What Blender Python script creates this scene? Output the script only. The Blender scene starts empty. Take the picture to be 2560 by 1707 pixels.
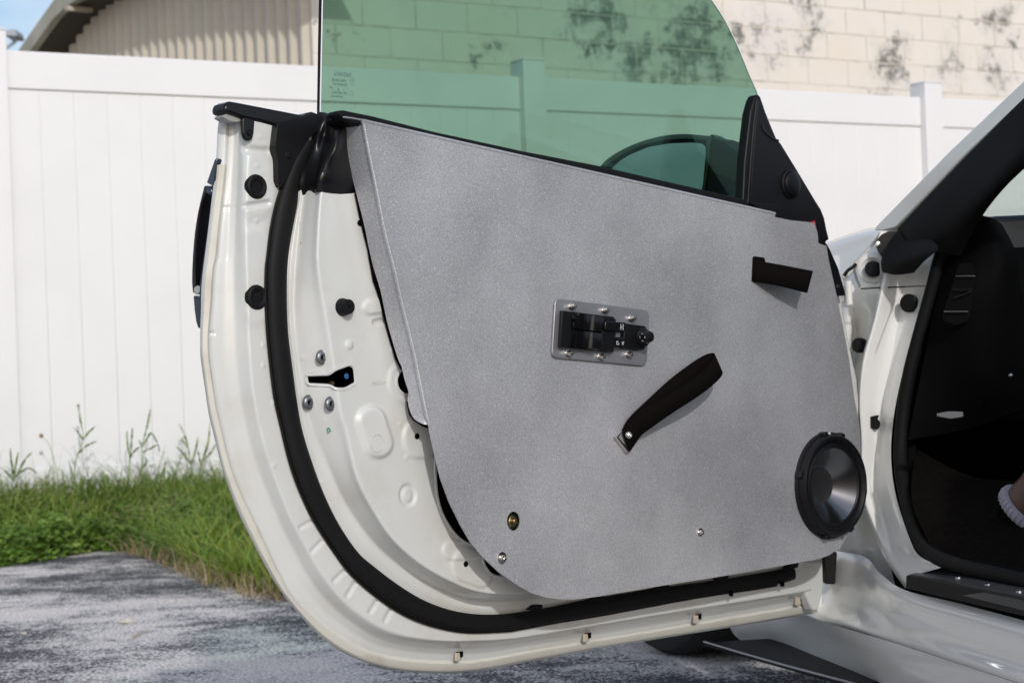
import bpy, bmesh, math, random
import numpy as np
from mathutils import Vector, Matrix
from mathutils.geometry import tessellate_polygon
random.seed(7); rng = np.random.default_rng(7)
R = math.radians
scene = bpy.context.scene
COL = scene.collection

# ------------------------------------------------------------------ camera, sky, sun, exposure
F = 5000.0; CX, CY = 1280.0, 853.5
PITCH, ROLL = 0.0215, 0.041
CAM = Vector((0, 0, 0.6))
Fw = Vector((0, math.cos(PITCH), math.sin(PITCH)))
U0 = Vector((0, -math.sin(PITCH), math.cos(PITCH))); R0 = Vector((1, 0, 0))
Rt = R0*math.cos(ROLL) - U0*math.sin(ROLL)
Up = U0*math.cos(ROLL) + R0*math.sin(ROLL)
cam = bpy.data.cameras.new('camera'); camo = bpy.data.objects.new('camera', cam); COL.objects.link(camo)
camo.matrix_world = Matrix(((Rt.x, Up.x, -Fw.x, CAM.x), (Rt.y, Up.y, -Fw.y, CAM.y), (Rt.z, Up.z, -Fw.z, CAM.z), (0, 0, 0, 1)))
cam.sensor_width = 36; cam.lens = 36*F/2560
cam.clip_end = 2000; cam.clip_start = 0.05
cam.dof.use_dof = True; cam.dof.focus_distance = 2.62; cam.dof.aperture_fstop = 13
scene.camera = camo

SUN_AZ, SUN_EL = 14.0, 27.0      # degrees to the right of straight behind the camera / above horizon
sd = Vector((math.sin(R(SUN_AZ))*math.cos(R(SUN_EL)), -math.cos(R(SUN_AZ))*math.cos(R(SUN_EL)), math.sin(R(SUN_EL))))
w = bpy.data.worlds.new("World"); scene.world = w; w.use_nodes = True
nt = w.node_tree; nt.nodes.clear()
o_ = nt.nodes.new('ShaderNodeOutputWorld'); bg = nt.nodes.new('ShaderNodeBackground')
sk = nt.nodes.new('ShaderNodeTexSky'); sk.sky_type = 'NISHITA'; sk.sun_disc = False
sk.sun_elevation = R(SUN_EL); sk.sun_rotation = R(180 - SUN_AZ)
sk.air_density = 1.0; sk.dust_density = 1.6; sk.ozone_density = 1.0
tc = nt.nodes.new('ShaderNodeTexCoord'); mp = nt.nodes.new('ShaderNodeMapping'); mp.inputs['Scale'].default_value = (5, 5, 16)
nz = nt.nodes.new('ShaderNodeTexNoise'); nz.inputs['Scale'].default_value = 1.6; nz.inputs['Detail'].default_value = 8
cr = nt.nodes.new('ShaderNodeValToRGB'); cr.color_ramp.elements[0].position = .42; cr.color_ramp.elements[1].position = .66
mx = nt.nodes.new('ShaderNodeMixRGB'); mx.inputs['Color2'].default_value = (6.6, 6.9, 7.8, 1)
ml = nt.nodes.new('ShaderNodeMath'); ml.operation = 'MULTIPLY'; ml.inputs[1].default_value = .8
L = nt.links.new
L(tc.outputs['Generated'], mp.inputs['Vector']); L(mp.outputs[0], nz.inputs['Vector']); L(nz.outputs[0], cr.inputs[0])
L(cr.outputs[0], ml.inputs[0]); L(ml.outputs[0], mx.inputs['Fac']); L(sk.outputs[0], mx.inputs['Color1'])
L(mx.outputs[0], bg.inputs['Color']); bg.inputs['Strength'].default_value = 0.135; L(bg.outputs[0], o_.inputs['Surface'])
sun = bpy.data.lights.new('sun', 'SUN'); sun.energy = 2.0; sun.angle = R(1.4); sun.color = (1.0, 0.97, 0.95)
suno = bpy.data.objects.new('sun', sun); COL.objects.link(suno)
suno.rotation_euler = sd.to_track_quat('Z', 'Y').to_euler()
scene.render.engine = 'CYCLES'
scene.view_settings.view_transform = 'Standard'; scene.view_settings.look = 'None'
scene.view_settings.gamma = 1; scene.view_settings.exposure = 0.0
scene.cycles.max_bounces = 8; scene.cycles.transparent_max_bounces = 12

# ------------------------------------------------------------------ geometry helpers
def ray(px, py):
    return (Fw + Rt*((px-CX)/F) + Up*((CY-py)/F))
def hit(px, py, P0, N):
    d = ray(px, py); t = (P0-CAM).dot(N)/d.dot(N); return CAM + d*t
TH = R(43.5)
DU = Vector((math.cos(TH), math.sin(TH), 0)); DV = Vector((0, 0, 1)); DN = Vector((math.sin(TH), -math.cos(TH), 0))
DO = Vector((0, 2.72, 0.6))
def D(px, py, n=0.0): return hit(px, py, DO + DN*n, DN)          # point of the door, n metres in front of its inner sheet
def P(px, py, Y): return hit(px, py, Vector((0, Y, 0)), Vector((0, 1, 0)))

WP = {}
def link(name, me, mat=None, parent=None, smooth=True, label=None, kind=None):
    n = len(me.vertices)
    co = np.empty(n*3); me.vertices.foreach_get('co', co); co = co.reshape(-1, 3)
    c = (co.min(0)+co.max(0))/2; co -= c; me.vertices.foreach_set('co', co.ravel())
    o = bpy.data.objects.new(name, me); COL.objects.link(o)
    c = Vector(c); WP[o] = c
    if parent is not None:
        o.parent = parent; o.location = c - WP[parent]
    else: o.location = c
    if mat: me.materials.append(mat)
    if smooth:
        me.polygons.foreach_set('use_smooth', [True]*len(me.polygons))
        try: me.set_sharp_from_angle(angle=R(35))
        except Exception: pass
    if label: o['label'] = label
    if kind: o['kind'] = kind
    me.update()
    return o
def empty(name, loc, label, cat, group=None):
    o = bpy.data.objects.new(name, None); COL.objects.link(o); o.location = loc; WP[o] = Vector(loc)
    o.empty_display_size = .1
    o['label'] = label; o['category'] = cat
    if group: o['group'] = group
    return o
def tag(o, label, cat, group=None):
    o['label'] = label; o['category'] = cat
    if group: o['group'] = group
    return o
def pyd(name, vs, fs, mat=None, parent=None, **k):
    me = bpy.data.meshes.new(name); me.from_pydata([tuple(v) for v in vs], [], fs); me.validate()
    bm = bmesh.new(); bm.from_mesh(me); bmesh.ops.recalc_face_normals(bm, faces=bm.faces); bm.to_mesh(me); bm.free()
    return link(name, me, mat, parent, **k)
def prism(name, pts, vec, mat, parent=None, bevel=0, holes=(), seg=2, **k):
    """solid from a 3D outline, extruded along vec"""
    vec = Vector(vec)
    loops = [list(pts)] + [list(h) for h in holes]
    vs = []; fs = []; off = []
    for l in loops: off.append(len(vs)); vs += l
    n = len(vs); vs += [v+vec for v in vs[:n]]
    if holes:
        for t in tessellate_polygon(loops): fs.append(tuple(t)); fs.append(tuple(i+n for i in reversed(t)))
    else:
        fs.append(tuple(range(n))); fs.append(tuple(reversed(range(n, 2*n))))
    for l, o in zip(loops, off):
        m = len(l)
        for i in range(m):
            a, b = o+i, o+(i+1) % m; fs.append((a, b, b+n, a+n))
    ob = pyd(name, vs, fs, mat, parent, **k)
    if bevel:
        b = ob.modifiers.new('bevel', 'BEVEL'); b.width = bevel; b.segments = seg; b.limit_method = 'ANGLE'; b.angle_limit = R(40)
        b.harden_normals = False
    return ob
def cr1(pts, k=6, closed=False):
    """Catmull-Rom through points (tuples of any length)"""
    a = np.array(pts, float); n = len(a); out = []
    rg = range(n) if closed else range(n-1)
    for i in rg:
        if closed: p0, p1, p2, p3 = a[(i-1) % n], a[i], a[(i+1) % n], a[(i+2) % n]
        else: p0, p1, p2, p3 = a[max(i-1, 0)], a[i], a[i+1], a[min(i+2, n-1)]
        for j in range(k):
            t = j/k
            out.append(.5*((2*p1)+(-p0+p2)*t+(2*p0-5*p1+4*p2-p3)*t*t+(-p0+3*p1-3*p2+p3)*t**3))
    if not closed: out.append(a[-1])
    return [tuple(p) for p in out]
def rnd(pts, rad=6, k=3):
    """round the corners of a pixel polygon"""
    out = []; n = len(pts)
    for i in range(n):
        p = np.array(pts[i], float); a = np.array(pts[i-1], float); b = np.array(pts[(i+1) % n], float)
        da, db = np.linalg.norm(a-p), np.linalg.norm(b-p)
        ra, rb = min(rad, da*.45), min(rad, db*.45)
        s, e = p+(a-p)/da*ra, p+(b-p)/db*rb
        for j in range(k+1):
            t = j/k; out.append(tuple((1-t)**2*s+2*t*(1-t)*p+t*t*e))
    return out
def dslab(name, pp, n, th, mat, parent, bevel=.0012, holes=(), seg=2, **k):
    return prism(name, [D(x, y, n) for x, y in pp], -DN*th, mat, parent, bevel, [[(q if isinstance(q, Vector) else D(q[0], q[1], n)) for q in h] for h in holes], seg, **k)
def tube(name, pts, rad, mat, parent=None, seg=10, flat=1.0, nrm=None, closed=False, **k):
    """tube through 3D points; rad scalar or list; flat = ratio of the radius along nrm"""
    pts = [Vector(p) for p in pts]; m = len(pts); vs = []; fs = []; prev = None
    for i, p in enumerate(pts):
        a = pts[i-1] if (i > 0 or closed) else pts[i]; b = pts[(i+1) % m] if (i < m-1 or closed) else pts[i]
        t = (b-a).normalized()
        ref = nrm if nrm is not None else (Vector((0, 0, 1)) if abs(t.z) < .9 else Vector((1, 0, 0)))
        x = t.cross(ref).normalized() if (nrm is not None or prev is None) else (prev - t*prev.dot(t)).normalized()
        prev = x; y = x.cross(t).normalized()
        r = rad[i] if isinstance(rad, (list, tuple)) else rad
        for j in range(seg):
            an = 2*math.pi*j/seg; vs.append(p + x*r*math.cos(an) + y*r*flat*math.sin(an))
    for i in range(m if closed else m-1):
        for j in range(seg):
            a = i*seg+j; b = i*seg+(j+1) % seg; i2 = (i+1) % m
            fs.append((a, b, i2*seg+(j+1) % seg, i2*seg+j))
    if not closed:
        fs.append(tuple(range(seg))); fs.append(tuple(reversed(range((m-1)*seg, m*seg))))
    return pyd(name, vs, fs, mat, parent, **k)
def lathe(name, c, ax, prof, mat, parent=None, seg=32, **k):
    ax = Vector(ax).normalized(); ref = Vector((0, 0, 1)) if abs(ax.z) < .9 else Vector((1, 0, 0))
    x = ax.cross(ref).normalized(); y = x.cross(ax).normalized(); vs = []; fs = []
    for r, h in prof:
        for j in range(seg):
            an = 2*math.pi*j/seg; vs.append(c + ax*h + x*max(r, 1e-5)*math.cos(an) + y*max(r, 1e-5)*math.sin(an))
    for i in range(len(prof)-1):
        for j in range(seg):
            a = i*seg+j; b = i*seg+(j+1) % seg; fs.append((a, b, b+seg, a+seg))
    me = bpy.data.meshes.new(name); me.from_pydata([tuple(v) for v in vs], [], fs)
    bm = bmesh.new(); bm.from_mesh(me); bmesh.ops.remove_doubles(bm, verts=bm.verts, dist=2e-5); bmesh.ops.recalc_face_normals(bm, faces=bm.faces); bm.to_mesh(me); bm.free()
    return link(name, me, mat, parent, **k)
def sheet(name, rows, mat, parent, k=6, th=.003, back=Vector((0, 1, 0)), fn=None, lin=False, **kk):
    """smooth surface through rows of 3D points"""
    rows = [[tuple(p) for p in r] for r in rows]
    if lin: a = rows
    else:
        a = [cr1(r, k) for r in rows]; a = [list(c) for c in zip(*[cr1(list(c), k) for c in zip(*a)])]
    H = len(a); Wd = len(a[0]); vs = [Vector(p) for r in a for p in r]
    if fn: vs = [fn(v) for v in vs]
    fs = [(i*Wd+j, i*Wd+j+1, (i+1)*Wd+j+1, (i+1)*Wd+j) for i in range(H-1) for j in range(Wd-1)]
    n = len(vs); vs += [v+back*th for v in vs]
    fs += [tuple(q+n for q in reversed(f)) for f in fs]
    rim = [j for j in range(Wd)] + [i*Wd+Wd-1 for i in range(1, H)] + [(H-1)*Wd+j for j in range(Wd-2, -1, -1)] + [i*Wd for i in range(H-2, 0, -1)]
    for i in range(len(rim)):
        p, q = rim[i], rim[(i+1) % len(rim)]; fs.append((p, q, q+n, p+n))
    return pyd(name, vs, fs, mat, parent, **kk)
def box(name, lo, hi, mat, parent=None, bevel=0, **k):
    x0, y0, z0 = lo; x1, y1, z1 = hi
    return prism(name, [Vector((x0, y0, z0)), Vector((x1, y0, z0)), Vector((x1, y0, z1)), Vector((x0, y0, z1))], Vector((0, y1-y0, 0)), mat, parent, bevel, **k)
def ell(cx, cy, rx, ry, k=20): return [(cx+rx*math.cos(2*math.pi*i/k), cy+ry*math.sin(2*math.pi*i/k)) for i in range(k)]

# ------------------------------------------------------------------ materials
def newmat(name):
    m = bpy.data.materials.new(name); m.use_nodes = True; n = m.node_tree; b = n.nodes['Principled BSDF']; return m, n, b
def nd(n, t, **k):
    x = n.nodes.new(t)
    for a, v in k.items():
        if hasattr(x, a): setattr(x, a, v)
        else: x.inputs[a].default_value = v
    return x
def RGBA(c): return (c[0], c[1], c[2], 1)
def pmat(name, col, rough=.5, metal=0, coat=0, col2=None, nscale=30, namt=(.4, .65), stretch=(1, 1, 1), bump=0, bscale=300, spec=.5, rvar=0):
    m, n, b = newmat(name)
    b.inputs['Base Color'].default_value = RGBA(col); b.inputs['Roughness'].default_value = rough; b.inputs['Metallic'].default_value = metal
    b.inputs['Coat Weight'].default_value = coat; b.inputs['Coat Roughness'].default_value = .08; b.inputs['Specular IOR Level'].default_value = spec
    g = nd(n, 'ShaderNodeNewGeometry'); mpp = nd(n, 'ShaderNodeMapping'); mpp.inputs['Scale'].default_value = stretch
    n.links.new(g.outputs['Position'], mpp.inputs['Vector'])
    if col2:
        t = nd(n, 'ShaderNodeTexNoise', Scale=nscale, Detail=6.0, Roughness=.6); r = nd(n, 'ShaderNodeMapRange')
        r.inputs['From Min'].default_value, r.inputs['From Max'].default_value = namt
        x = nd(n, 'ShaderNodeMixRGB', Color1=RGBA(col), Color2=RGBA(col2))
        n.links.new(mpp.outputs[0], t.inputs['Vector']); n.links.new(t.outputs[0], r.inputs[0]); n.links.new(r.outputs[0], x.inputs['Fac']); n.links.new(x.outputs[0], b.inputs['Base Color'])
        if rvar:
            q = nd(n, 'ShaderNodeMapRange'); q.inputs['To Min'].default_value = rough; q.inputs['To Max'].default_value = rough+rvar
            n.links.new(r.outputs[0], q.inputs[0]); n.links.new(q.outputs[0], b.inputs['Roughness'])
    if bump:
        t = nd(n, 'ShaderNodeTexNoise', Scale=bscale, Detail=3.0); bp = nd(n, 'ShaderNodeBump', Strength=bump, Distance=.001)
        n.links.new(mpp.outputs[0], t.inputs['Vector']); n.links.new(t.outputs[0], bp.inputs['Height']); n.links.new(bp.outputs[0], b.inputs['Normal'])
    return m
M = {}
M['paint'] = pmat('white_paint', (.56, .575, .56), .30, 0, .6, col2=(.49, .48, .42), nscale=9, namt=(.52, .78), rvar=.15)
M['paint2'] = pmat('body_paint', (.77, .775, .75), .30, 0, .7)
M['sealant'] = pmat('sealant', (.54, .53, .475), .5, col2=(.44, .41, .34), nscale=22, namt=(.5, .75), bump=.25, bscale=90)
M['rubber'] = pmat('rubber', (.0045, .0048, .0054), .6, bump=.15, bscale=900, spec=.2)
M['plastic'] = pmat('black_plastic', (.005, .005, .006), .42, bump=.1, bscale=700, spec=.22)
M['gloss'] = pmat('gloss_black', (.005, .005, .006), .2, spec=.35)
M['molded'] = pmat('molded_black', (.006, .006, .007), .28, spec=.4)
M['void'] = pmat('void', (.002, .002, .002), .9, spec=.1)
M['cabin'] = pmat('cabin_black', (.0016, .0016, .0018), .75, spec=.06)  # cabin and carpet near black: colour stands in for the missing roof's shade
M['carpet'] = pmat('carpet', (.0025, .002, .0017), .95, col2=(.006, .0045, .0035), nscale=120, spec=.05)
M['webbing'] = pmat('webbing', (.0048, .0038, .0034), .9, bump=.9, bscale=1300, stretch=(1, 1, 3), spec=.06)
M['chrome'] = pmat('bright_metal', (.62, .60, .57), .22, 1.0)
M['zinc'] = pmat('zinc_screw', (.24, .25, .265), .45, 1.0)
M['olive'] = pmat('yellow_zinc', (.35, .30, .16), .35, 1.0)
M['brass'] = pmat('old_brass', (.30, .20, .10), .4, 1.0)
M['handle'] = pmat('dark_chrome', (.07, .08, .11), .18, .8)
M['beige'] = pmat('beige_clip', (.42, .37, .30), .6)
M['icon'] = pmat('icon_white', (.75, .77, .8), .5)
M['green'] = pmat('green_ink', (.01, .22, .12), .5)
M['blue'] = pmat('blue_ink', (.03, .12, .32), .5)
M['red'] = pmat('red_plastic', (.5, .02, .01), .5)
M['tyre'] = pmat('tyre', (.012, .012, .013), .8, bump=.4, bscale=200)
M['pewter'] = pmat('speaker_cone', (.24, .24, .25), .22, 1.0)
M['cap'] = pmat('dust_cap', (.045, .045, .048), .35, .6)
M['vinyl'] = pmat('white_vinyl', (.73, .73, .745), .42, col2=(.69, .69, .705), nscale=2.2, namt=(.45, .8))
M['skin'] = pmat('skin', (.055, .022, .014), .5)  # darkened in colour for cabin shade, as sun still reaches the leg
M['sock'] = pmat('sock', (.26, .26, .32), .9, bump=.6, bscale=500)  # white sock greyed: cabin shade put into its colour
M['trimgrey'] = pmat('fascia', (.42, .40, .33), .6, col2=(.30, .30, .22), nscale=3)
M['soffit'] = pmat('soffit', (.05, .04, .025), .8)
M['angle'] = pmat('angle_iron', (.28, .27, .25), .5)
M['lamp'] = pmat('lamp_grey', (.32, .36, .40), .5)
M['mirrorbody'] = pmat('mirror_body', (.10, .105, .10), .3, 0, .5)
M['capgrey'] = pmat('cap_grey', (.28, .29, .28), .35)
M['release'] = pmat('release_grey', (.10, .10, .105), .4)
M['etch'] = pmat('etched_mark', (.10, .17, .16), .7)
M['emboss'] = pmat('embossed_mark', (.52, .52, .48), .5)

def alu():
    m, n, b = newmat('blasted_aluminium')
    g = nd(n, 'ShaderNodeNewGeometry'); Lk = n.links.new
    a = nd(n, 'ShaderNodeTexNoise', Scale=4.5, Detail=3.0, Roughness=.5); f = nd(n, 'ShaderNodeTexNoise', Scale=560.0, Detail=3.0)
    f2 = nd(n, 'ShaderNodeTexVoronoi', Scale=1150.0)
    for t in (a, f, f2): Lk(g.outputs['Position'], t.inputs['Vector'])
    r = nd(n, 'ShaderNodeMapRange'); r.inputs['From Min'].default_value = .33; r.inputs['From Max'].default_value = .7
    Lk(a.outputs[0], r.inputs[0])
    x = nd(n, 'ShaderNodeMixRGB', Color1=RGBA((.38, .385, .405)), Color2=RGBA((.62, .625, .645))); Lk(r.outputs[0], x.inputs['Fac'])
    # grain
    gr = nd(n, 'ShaderNodeMapRange'); gr.inputs['From Min'].default_value = .3; gr.inputs['From Max'].default_value = .7; gr.inputs['To Min'].default_value = .78; gr.inputs['To Max'].default_value = 1.22
    Lk(f.outputs[0], gr.inputs[0])
    mu = nd(n, 'ShaderNodeMixRGB', blend_type='MULTIPLY'); mu.inputs['Fac'].default_value = 1; Lk(x.outputs[0], mu.inputs['Color1']); Lk(gr.outputs[0], mu.inputs['Color2'])
    # sparse bright flakes
    sp = nd(n, 'ShaderNodeSeparateColor'); Lk(f2.outputs['Color'], sp.inputs[0])
    st = nd(n, 'ShaderNodeMapRange'); st.inputs['From Min'].default_value = .94; st.inputs['From Max'].default_value = 1.02; Lk(sp.outputs[0], st.inputs[0])
    x2 = nd(n, 'ShaderNodeMixRGB', Color2=RGBA((.95, .94, .92))); Lk(mu.outputs[0], x2.inputs['Color1']); Lk(st.outputs[0], x2.inputs['Fac'])
    Lk(x2.outputs[0], b.inputs['Base Color'])
    b.inputs['Metallic'].default_value = .72; b.inputs['Roughness'].default_value = .48
    rr = nd(n, 'ShaderNodeMapRange'); rr.inputs['To Min'].default_value = .68; rr.inputs['To Max'].default_value = .50; Lk(a.outputs[0], rr.inputs[0]); Lk(rr.outputs[0], b.inputs['Roughness'])
    bp = nd(n, 'ShaderNodeBump', Strength=.35, Distance=.0006); Lk(f.outputs[0], bp.inputs['Height']); Lk(bp.outputs[0], b.inputs['Normal'])
    return m
M['alu'] = alu()
M['plate'] = pmat('brushed_plate', (.36, .36, .385), .40, .7, col2=(.30, .30, .32), nscale=12, bump=.12, bscale=500)

def glass(name, tint, gl=.5):
    m, n, b = newmat(name); Lk = n.links.new; n.nodes.remove(b)
    t = nd(n, 'ShaderNodeBsdfTransparent'); t.inputs['Color'].default_value = RGBA(tint)
    g = nd(n, 'ShaderNodeBsdfGlossy'); g.inputs['Roughness'].default_value = .01
    fr = nd(n, 'ShaderNodeFresnel', IOR=1.5); mu = nd(n, 'ShaderNodeMath', operation='MULTIPLY'); mu.inputs[1].default_value = gl
    x = nd(n, 'ShaderNodeMixShader'); o = n.nodes['Material Output']
    Lk(fr.outputs[0], mu.inputs[0]); Lk(mu.outputs[0], x.inputs[0]); Lk(t.outputs[0], x.inputs[1]); Lk(g.outputs[0], x.inputs[2]); Lk(x.outputs[0], o.inputs['Surface'])
    return m
M['glass'] = glass('green_glass', (.51, .665, .58), .15)
M['screen'] = glass('windscreen_glass', (.90, .96, .93), .3)
M['sealblack'] = pmat('seal_black', (.004, .004, .0042), .7, spec=.15)
M['mirror'] = pmat('mirror_glass', (.55, .62, .66), .03, 1.0)

def asphalt():
    m, n, b = newmat('weathered_asphalt'); Lk = n.links.new
    g = nd(n, 'ShaderNodeNewGeometry')
    def noise(s, d, ro=.6, off=0):
        t = nd(n, 'ShaderNodeTexNoise', Scale=s, Detail=d, Roughness=ro); mp = nd(n, 'ShaderNodeMapping'); mp.inputs['Location'].default_value = (off, off*.7, 0)
        Lk(g.outputs['Position'], mp.inputs['Vector']); Lk(mp.outputs[0], t.inputs['Vector']); return t
    big = noise(1.1, 4, .6, 3); mid = noise(9, 5, .65, 9); fine = noise(42, 7, .72, 1); sp = noise(120, 4, .7, 5)
    ad = nd(n, 'ShaderNodeMath', operation='MULTIPLY_ADD'); ad.inputs[1].default_value = 1.05; Lk(big.outputs[0], ad.inputs[0])
    m1 = nd(n, 'ShaderNodeMath', operation='MULTIPLY_ADD'); m1.inputs[1].default_value = .45; Lk(mid.outputs[0], m1.inputs[0])
    m2 = nd(n, 'ShaderNodeMath', operation='MULTIPLY_ADD'); m2.inputs[1].default_value = .62; Lk(fine.outputs[0], m2.inputs[0])
    m3 = nd(n, 'ShaderNodeMath', operation='MULTIPLY_ADD'); m3.inputs[1].default_value = .95; m3.inputs[2].default_value = -.455; Lk(sp.outputs[0], m3.inputs[0]); Lk(m3.outputs[0], m2.inputs[2])
    Lk(m2.outputs[0], m1.inputs[2]); Lk(m1.outputs[0], ad.inputs[2])
    r = nd(n, 'ShaderNodeMapRange'); r.inputs['From Min'].default_value = 1.045; r.inputs['From Max'].default_value = 1.105; Lk(ad.outputs[0], r.inputs[0])
    c1 = nd(n, 'ShaderNodeMixRGB', Color1=RGBA((.042, .046, .055)), Color2=RGBA((.60, .575, .565))); Lk(r.outputs[0], c1.inputs['Fac'])
    w2 = nd(n, 'ShaderNodeMapRange'); w2.inputs['From Min'].default_value = 1.14; w2.inputs['From Max'].default_value = 1.26; Lk(ad.outputs[0], w2.inputs[0])
    c2 = nd(n, 'ShaderNodeMixRGB', Color2=RGBA((.72, .66, .62))); Lk(c1.outputs[0], c2.inputs['Color1']); Lk(w2.outputs[0], c2.inputs['Fac'])
    s2 = nd(n, 'ShaderNodeMapRange'); s2.inputs['From Min'].default_value = .3; s2.inputs['From Max'].default_value = .7; s2.inputs['To Min'].default_value = .45; s2.inputs['To Max'].default_value = 1.45; Lk(sp.outputs[0], s2.inputs[0])
    mu = nd(n, 'ShaderNodeMixRGB', blend_type='MULTIPLY'); mu.inputs['Fac'].default_value = 1; Lk(c2.outputs[0], mu.inputs['Color1']); Lk(s2.outputs[0], mu.inputs['Color2'])
    Lk(mu.outputs[0], b.inputs['Base Color']); b.inputs['Roughness'].default_value = .9
    bp = nd(n, 'ShaderNodeBump', Strength=.35, Distance=.004); Lk(fine.outputs[0], bp.inputs['Height']); Lk(bp.outputs[0], b.inputs['Normal'])
    return m
M['asphalt'] = asphalt()
M['soil'] = pmat('soil', (.10, .065, .04), .95, col2=(.20, .15, .10), nscale=20, bump=1, bscale=60)

# ------------------------------------------------------------------ the ground
FD = Vector((math.cos(R(31)), math.sin(R(31)), 0)); FN = Vector((FD.y, -FD.x, 0)); FO = Vector((.107, 9.9, 0))
EDGE = [(-9, 7.2), (-3.5, 7.3), (-1.95, 7.45), (-1.80, 7.75), (-1.71, 8.05), (-1.56, 8.02), (-1.34, 7.5), (-1.16, 6.96), (-1.0, 6.5), (-.79, 6.05), (-.6, 5.85), (-.2, 5.9), (.6, 6.4), (2, 7.2), (9, 9)]
def edge_y(x):
    for (a, b), (c, d) in zip(EDGE, EDGE[1:]):
        if a <= x <= c: return b+(d-b)*(x-a)/(c-a)
    return 8
def fence_y(x): return FO.y + (x-FO.x)*FD.y/FD.x
def bank_z(x, y):
    e, f = edge_y(x), fence_y(x)-.05
    if f <= e+.2: e = f-.6
    t = min(max((y-e)/(f-e), 0), 1); return .17*(t*t*(3-2*t))
ground = pyd('ground', [(-60, -30, 0), (80, -30, 0), (80, 120, 0), (-60, 120, 0)], [(0, 1, 2, 3)], M['asphalt'], smooth=False, kind='structure')
vs = []; fs = []
xs = np.linspace(-6, 7, 131)
for x in xs:
    e, f = edge_y(x), max(fence_y(x)+1.5, edge_y(x)+.5)
    jit = .035*math.sin(x*23)+.03*math.sin(x*61)+.025*math.sin(x*137+1)
    for j in range(16):
        t = j/15; y = e + jit*(1-t) + (f-e)*t
        vs.append((x, y, (.006 if j else -.01) + bank_z(x, y) + .006*math.sin(x*31+y*17)*math.sin(y*29)*(1 if j else 0)))
for i in range(len(xs)-1):
    for j in range(15): a = i*16+j; fs.append((a, a+16, a+17, a+1))
soil = pyd('soil_bank', vs, fs, M['soil'], kind='structure')

# ------------------------------------------------------------------ white vinyl fence
def Fp(px, py, n=0): return hit(px, py, FO+FN*n, FN)
def fs_of(px): q = Fp(px, 500)-FO; return q.dot(FD)
def fpt(s, n, z): q = FO + FD*s + FN*n; return Vector((q.x, q.y, z))
def fbox(name, s0, s1, n0, n1, z0, z1, mat, parent, bevel=.004):
    return prism(name, [fpt(s0, n1, z0), fpt(s1, n1, z0), fpt(s1, n1, z1), fpt(s0, n1, z1)], FN*(n0-n1), mat, parent, bevel)
posts = [fs_of(-17), fs_of(1333), fs_of(2327)]
sp0 = posts[1]-posts[0]; posts = [posts[0]-sp0] + posts + [posts[2]+2.4]
FZ0, FZT = .17, 2.115
def ft(px, py): return Fp(px, py).z
ZT = ft(700, 163)
fence = empty('vinyl_fence', fpt(0, 0, .1), 'white vinyl privacy fence of wide vertical boards behind the open car door', 'fence')
for s in posts:
    fbox('post', s-.0635, s+.0635, -.0635, .0635, FZ0-.15, ZT+.075, M['vinyl'], fence)
    o = fbox('post_cap', s-.0645, s+.0645, -.0645, .0645, ZT+.0751, ZT+.088, M['vinyl'], fence, .006)
for a, b in zip(posts, posts[1:]):
    a2, b2 = a+.0635, b-.0635
    fbox('top_rail', a2, b2, -.022, .022, ZT-.165, ZT, M['vinyl'], fence, .006)
    fbox('bottom_rail', a2, b2, -.022, .022, FZ0-.1, .325, M['vinyl'], fence, .006)
    n = max(2, round((b2-a2)/.156)); wd = (b2-a2)/n
    for i in range(n):
        fbox('board', a2+i*wd+.0003, a2+(i+1)*wd-.0003, -.011, .011, .3251, ZT-.1651, M['vinyl'], fence, .0018)

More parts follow.
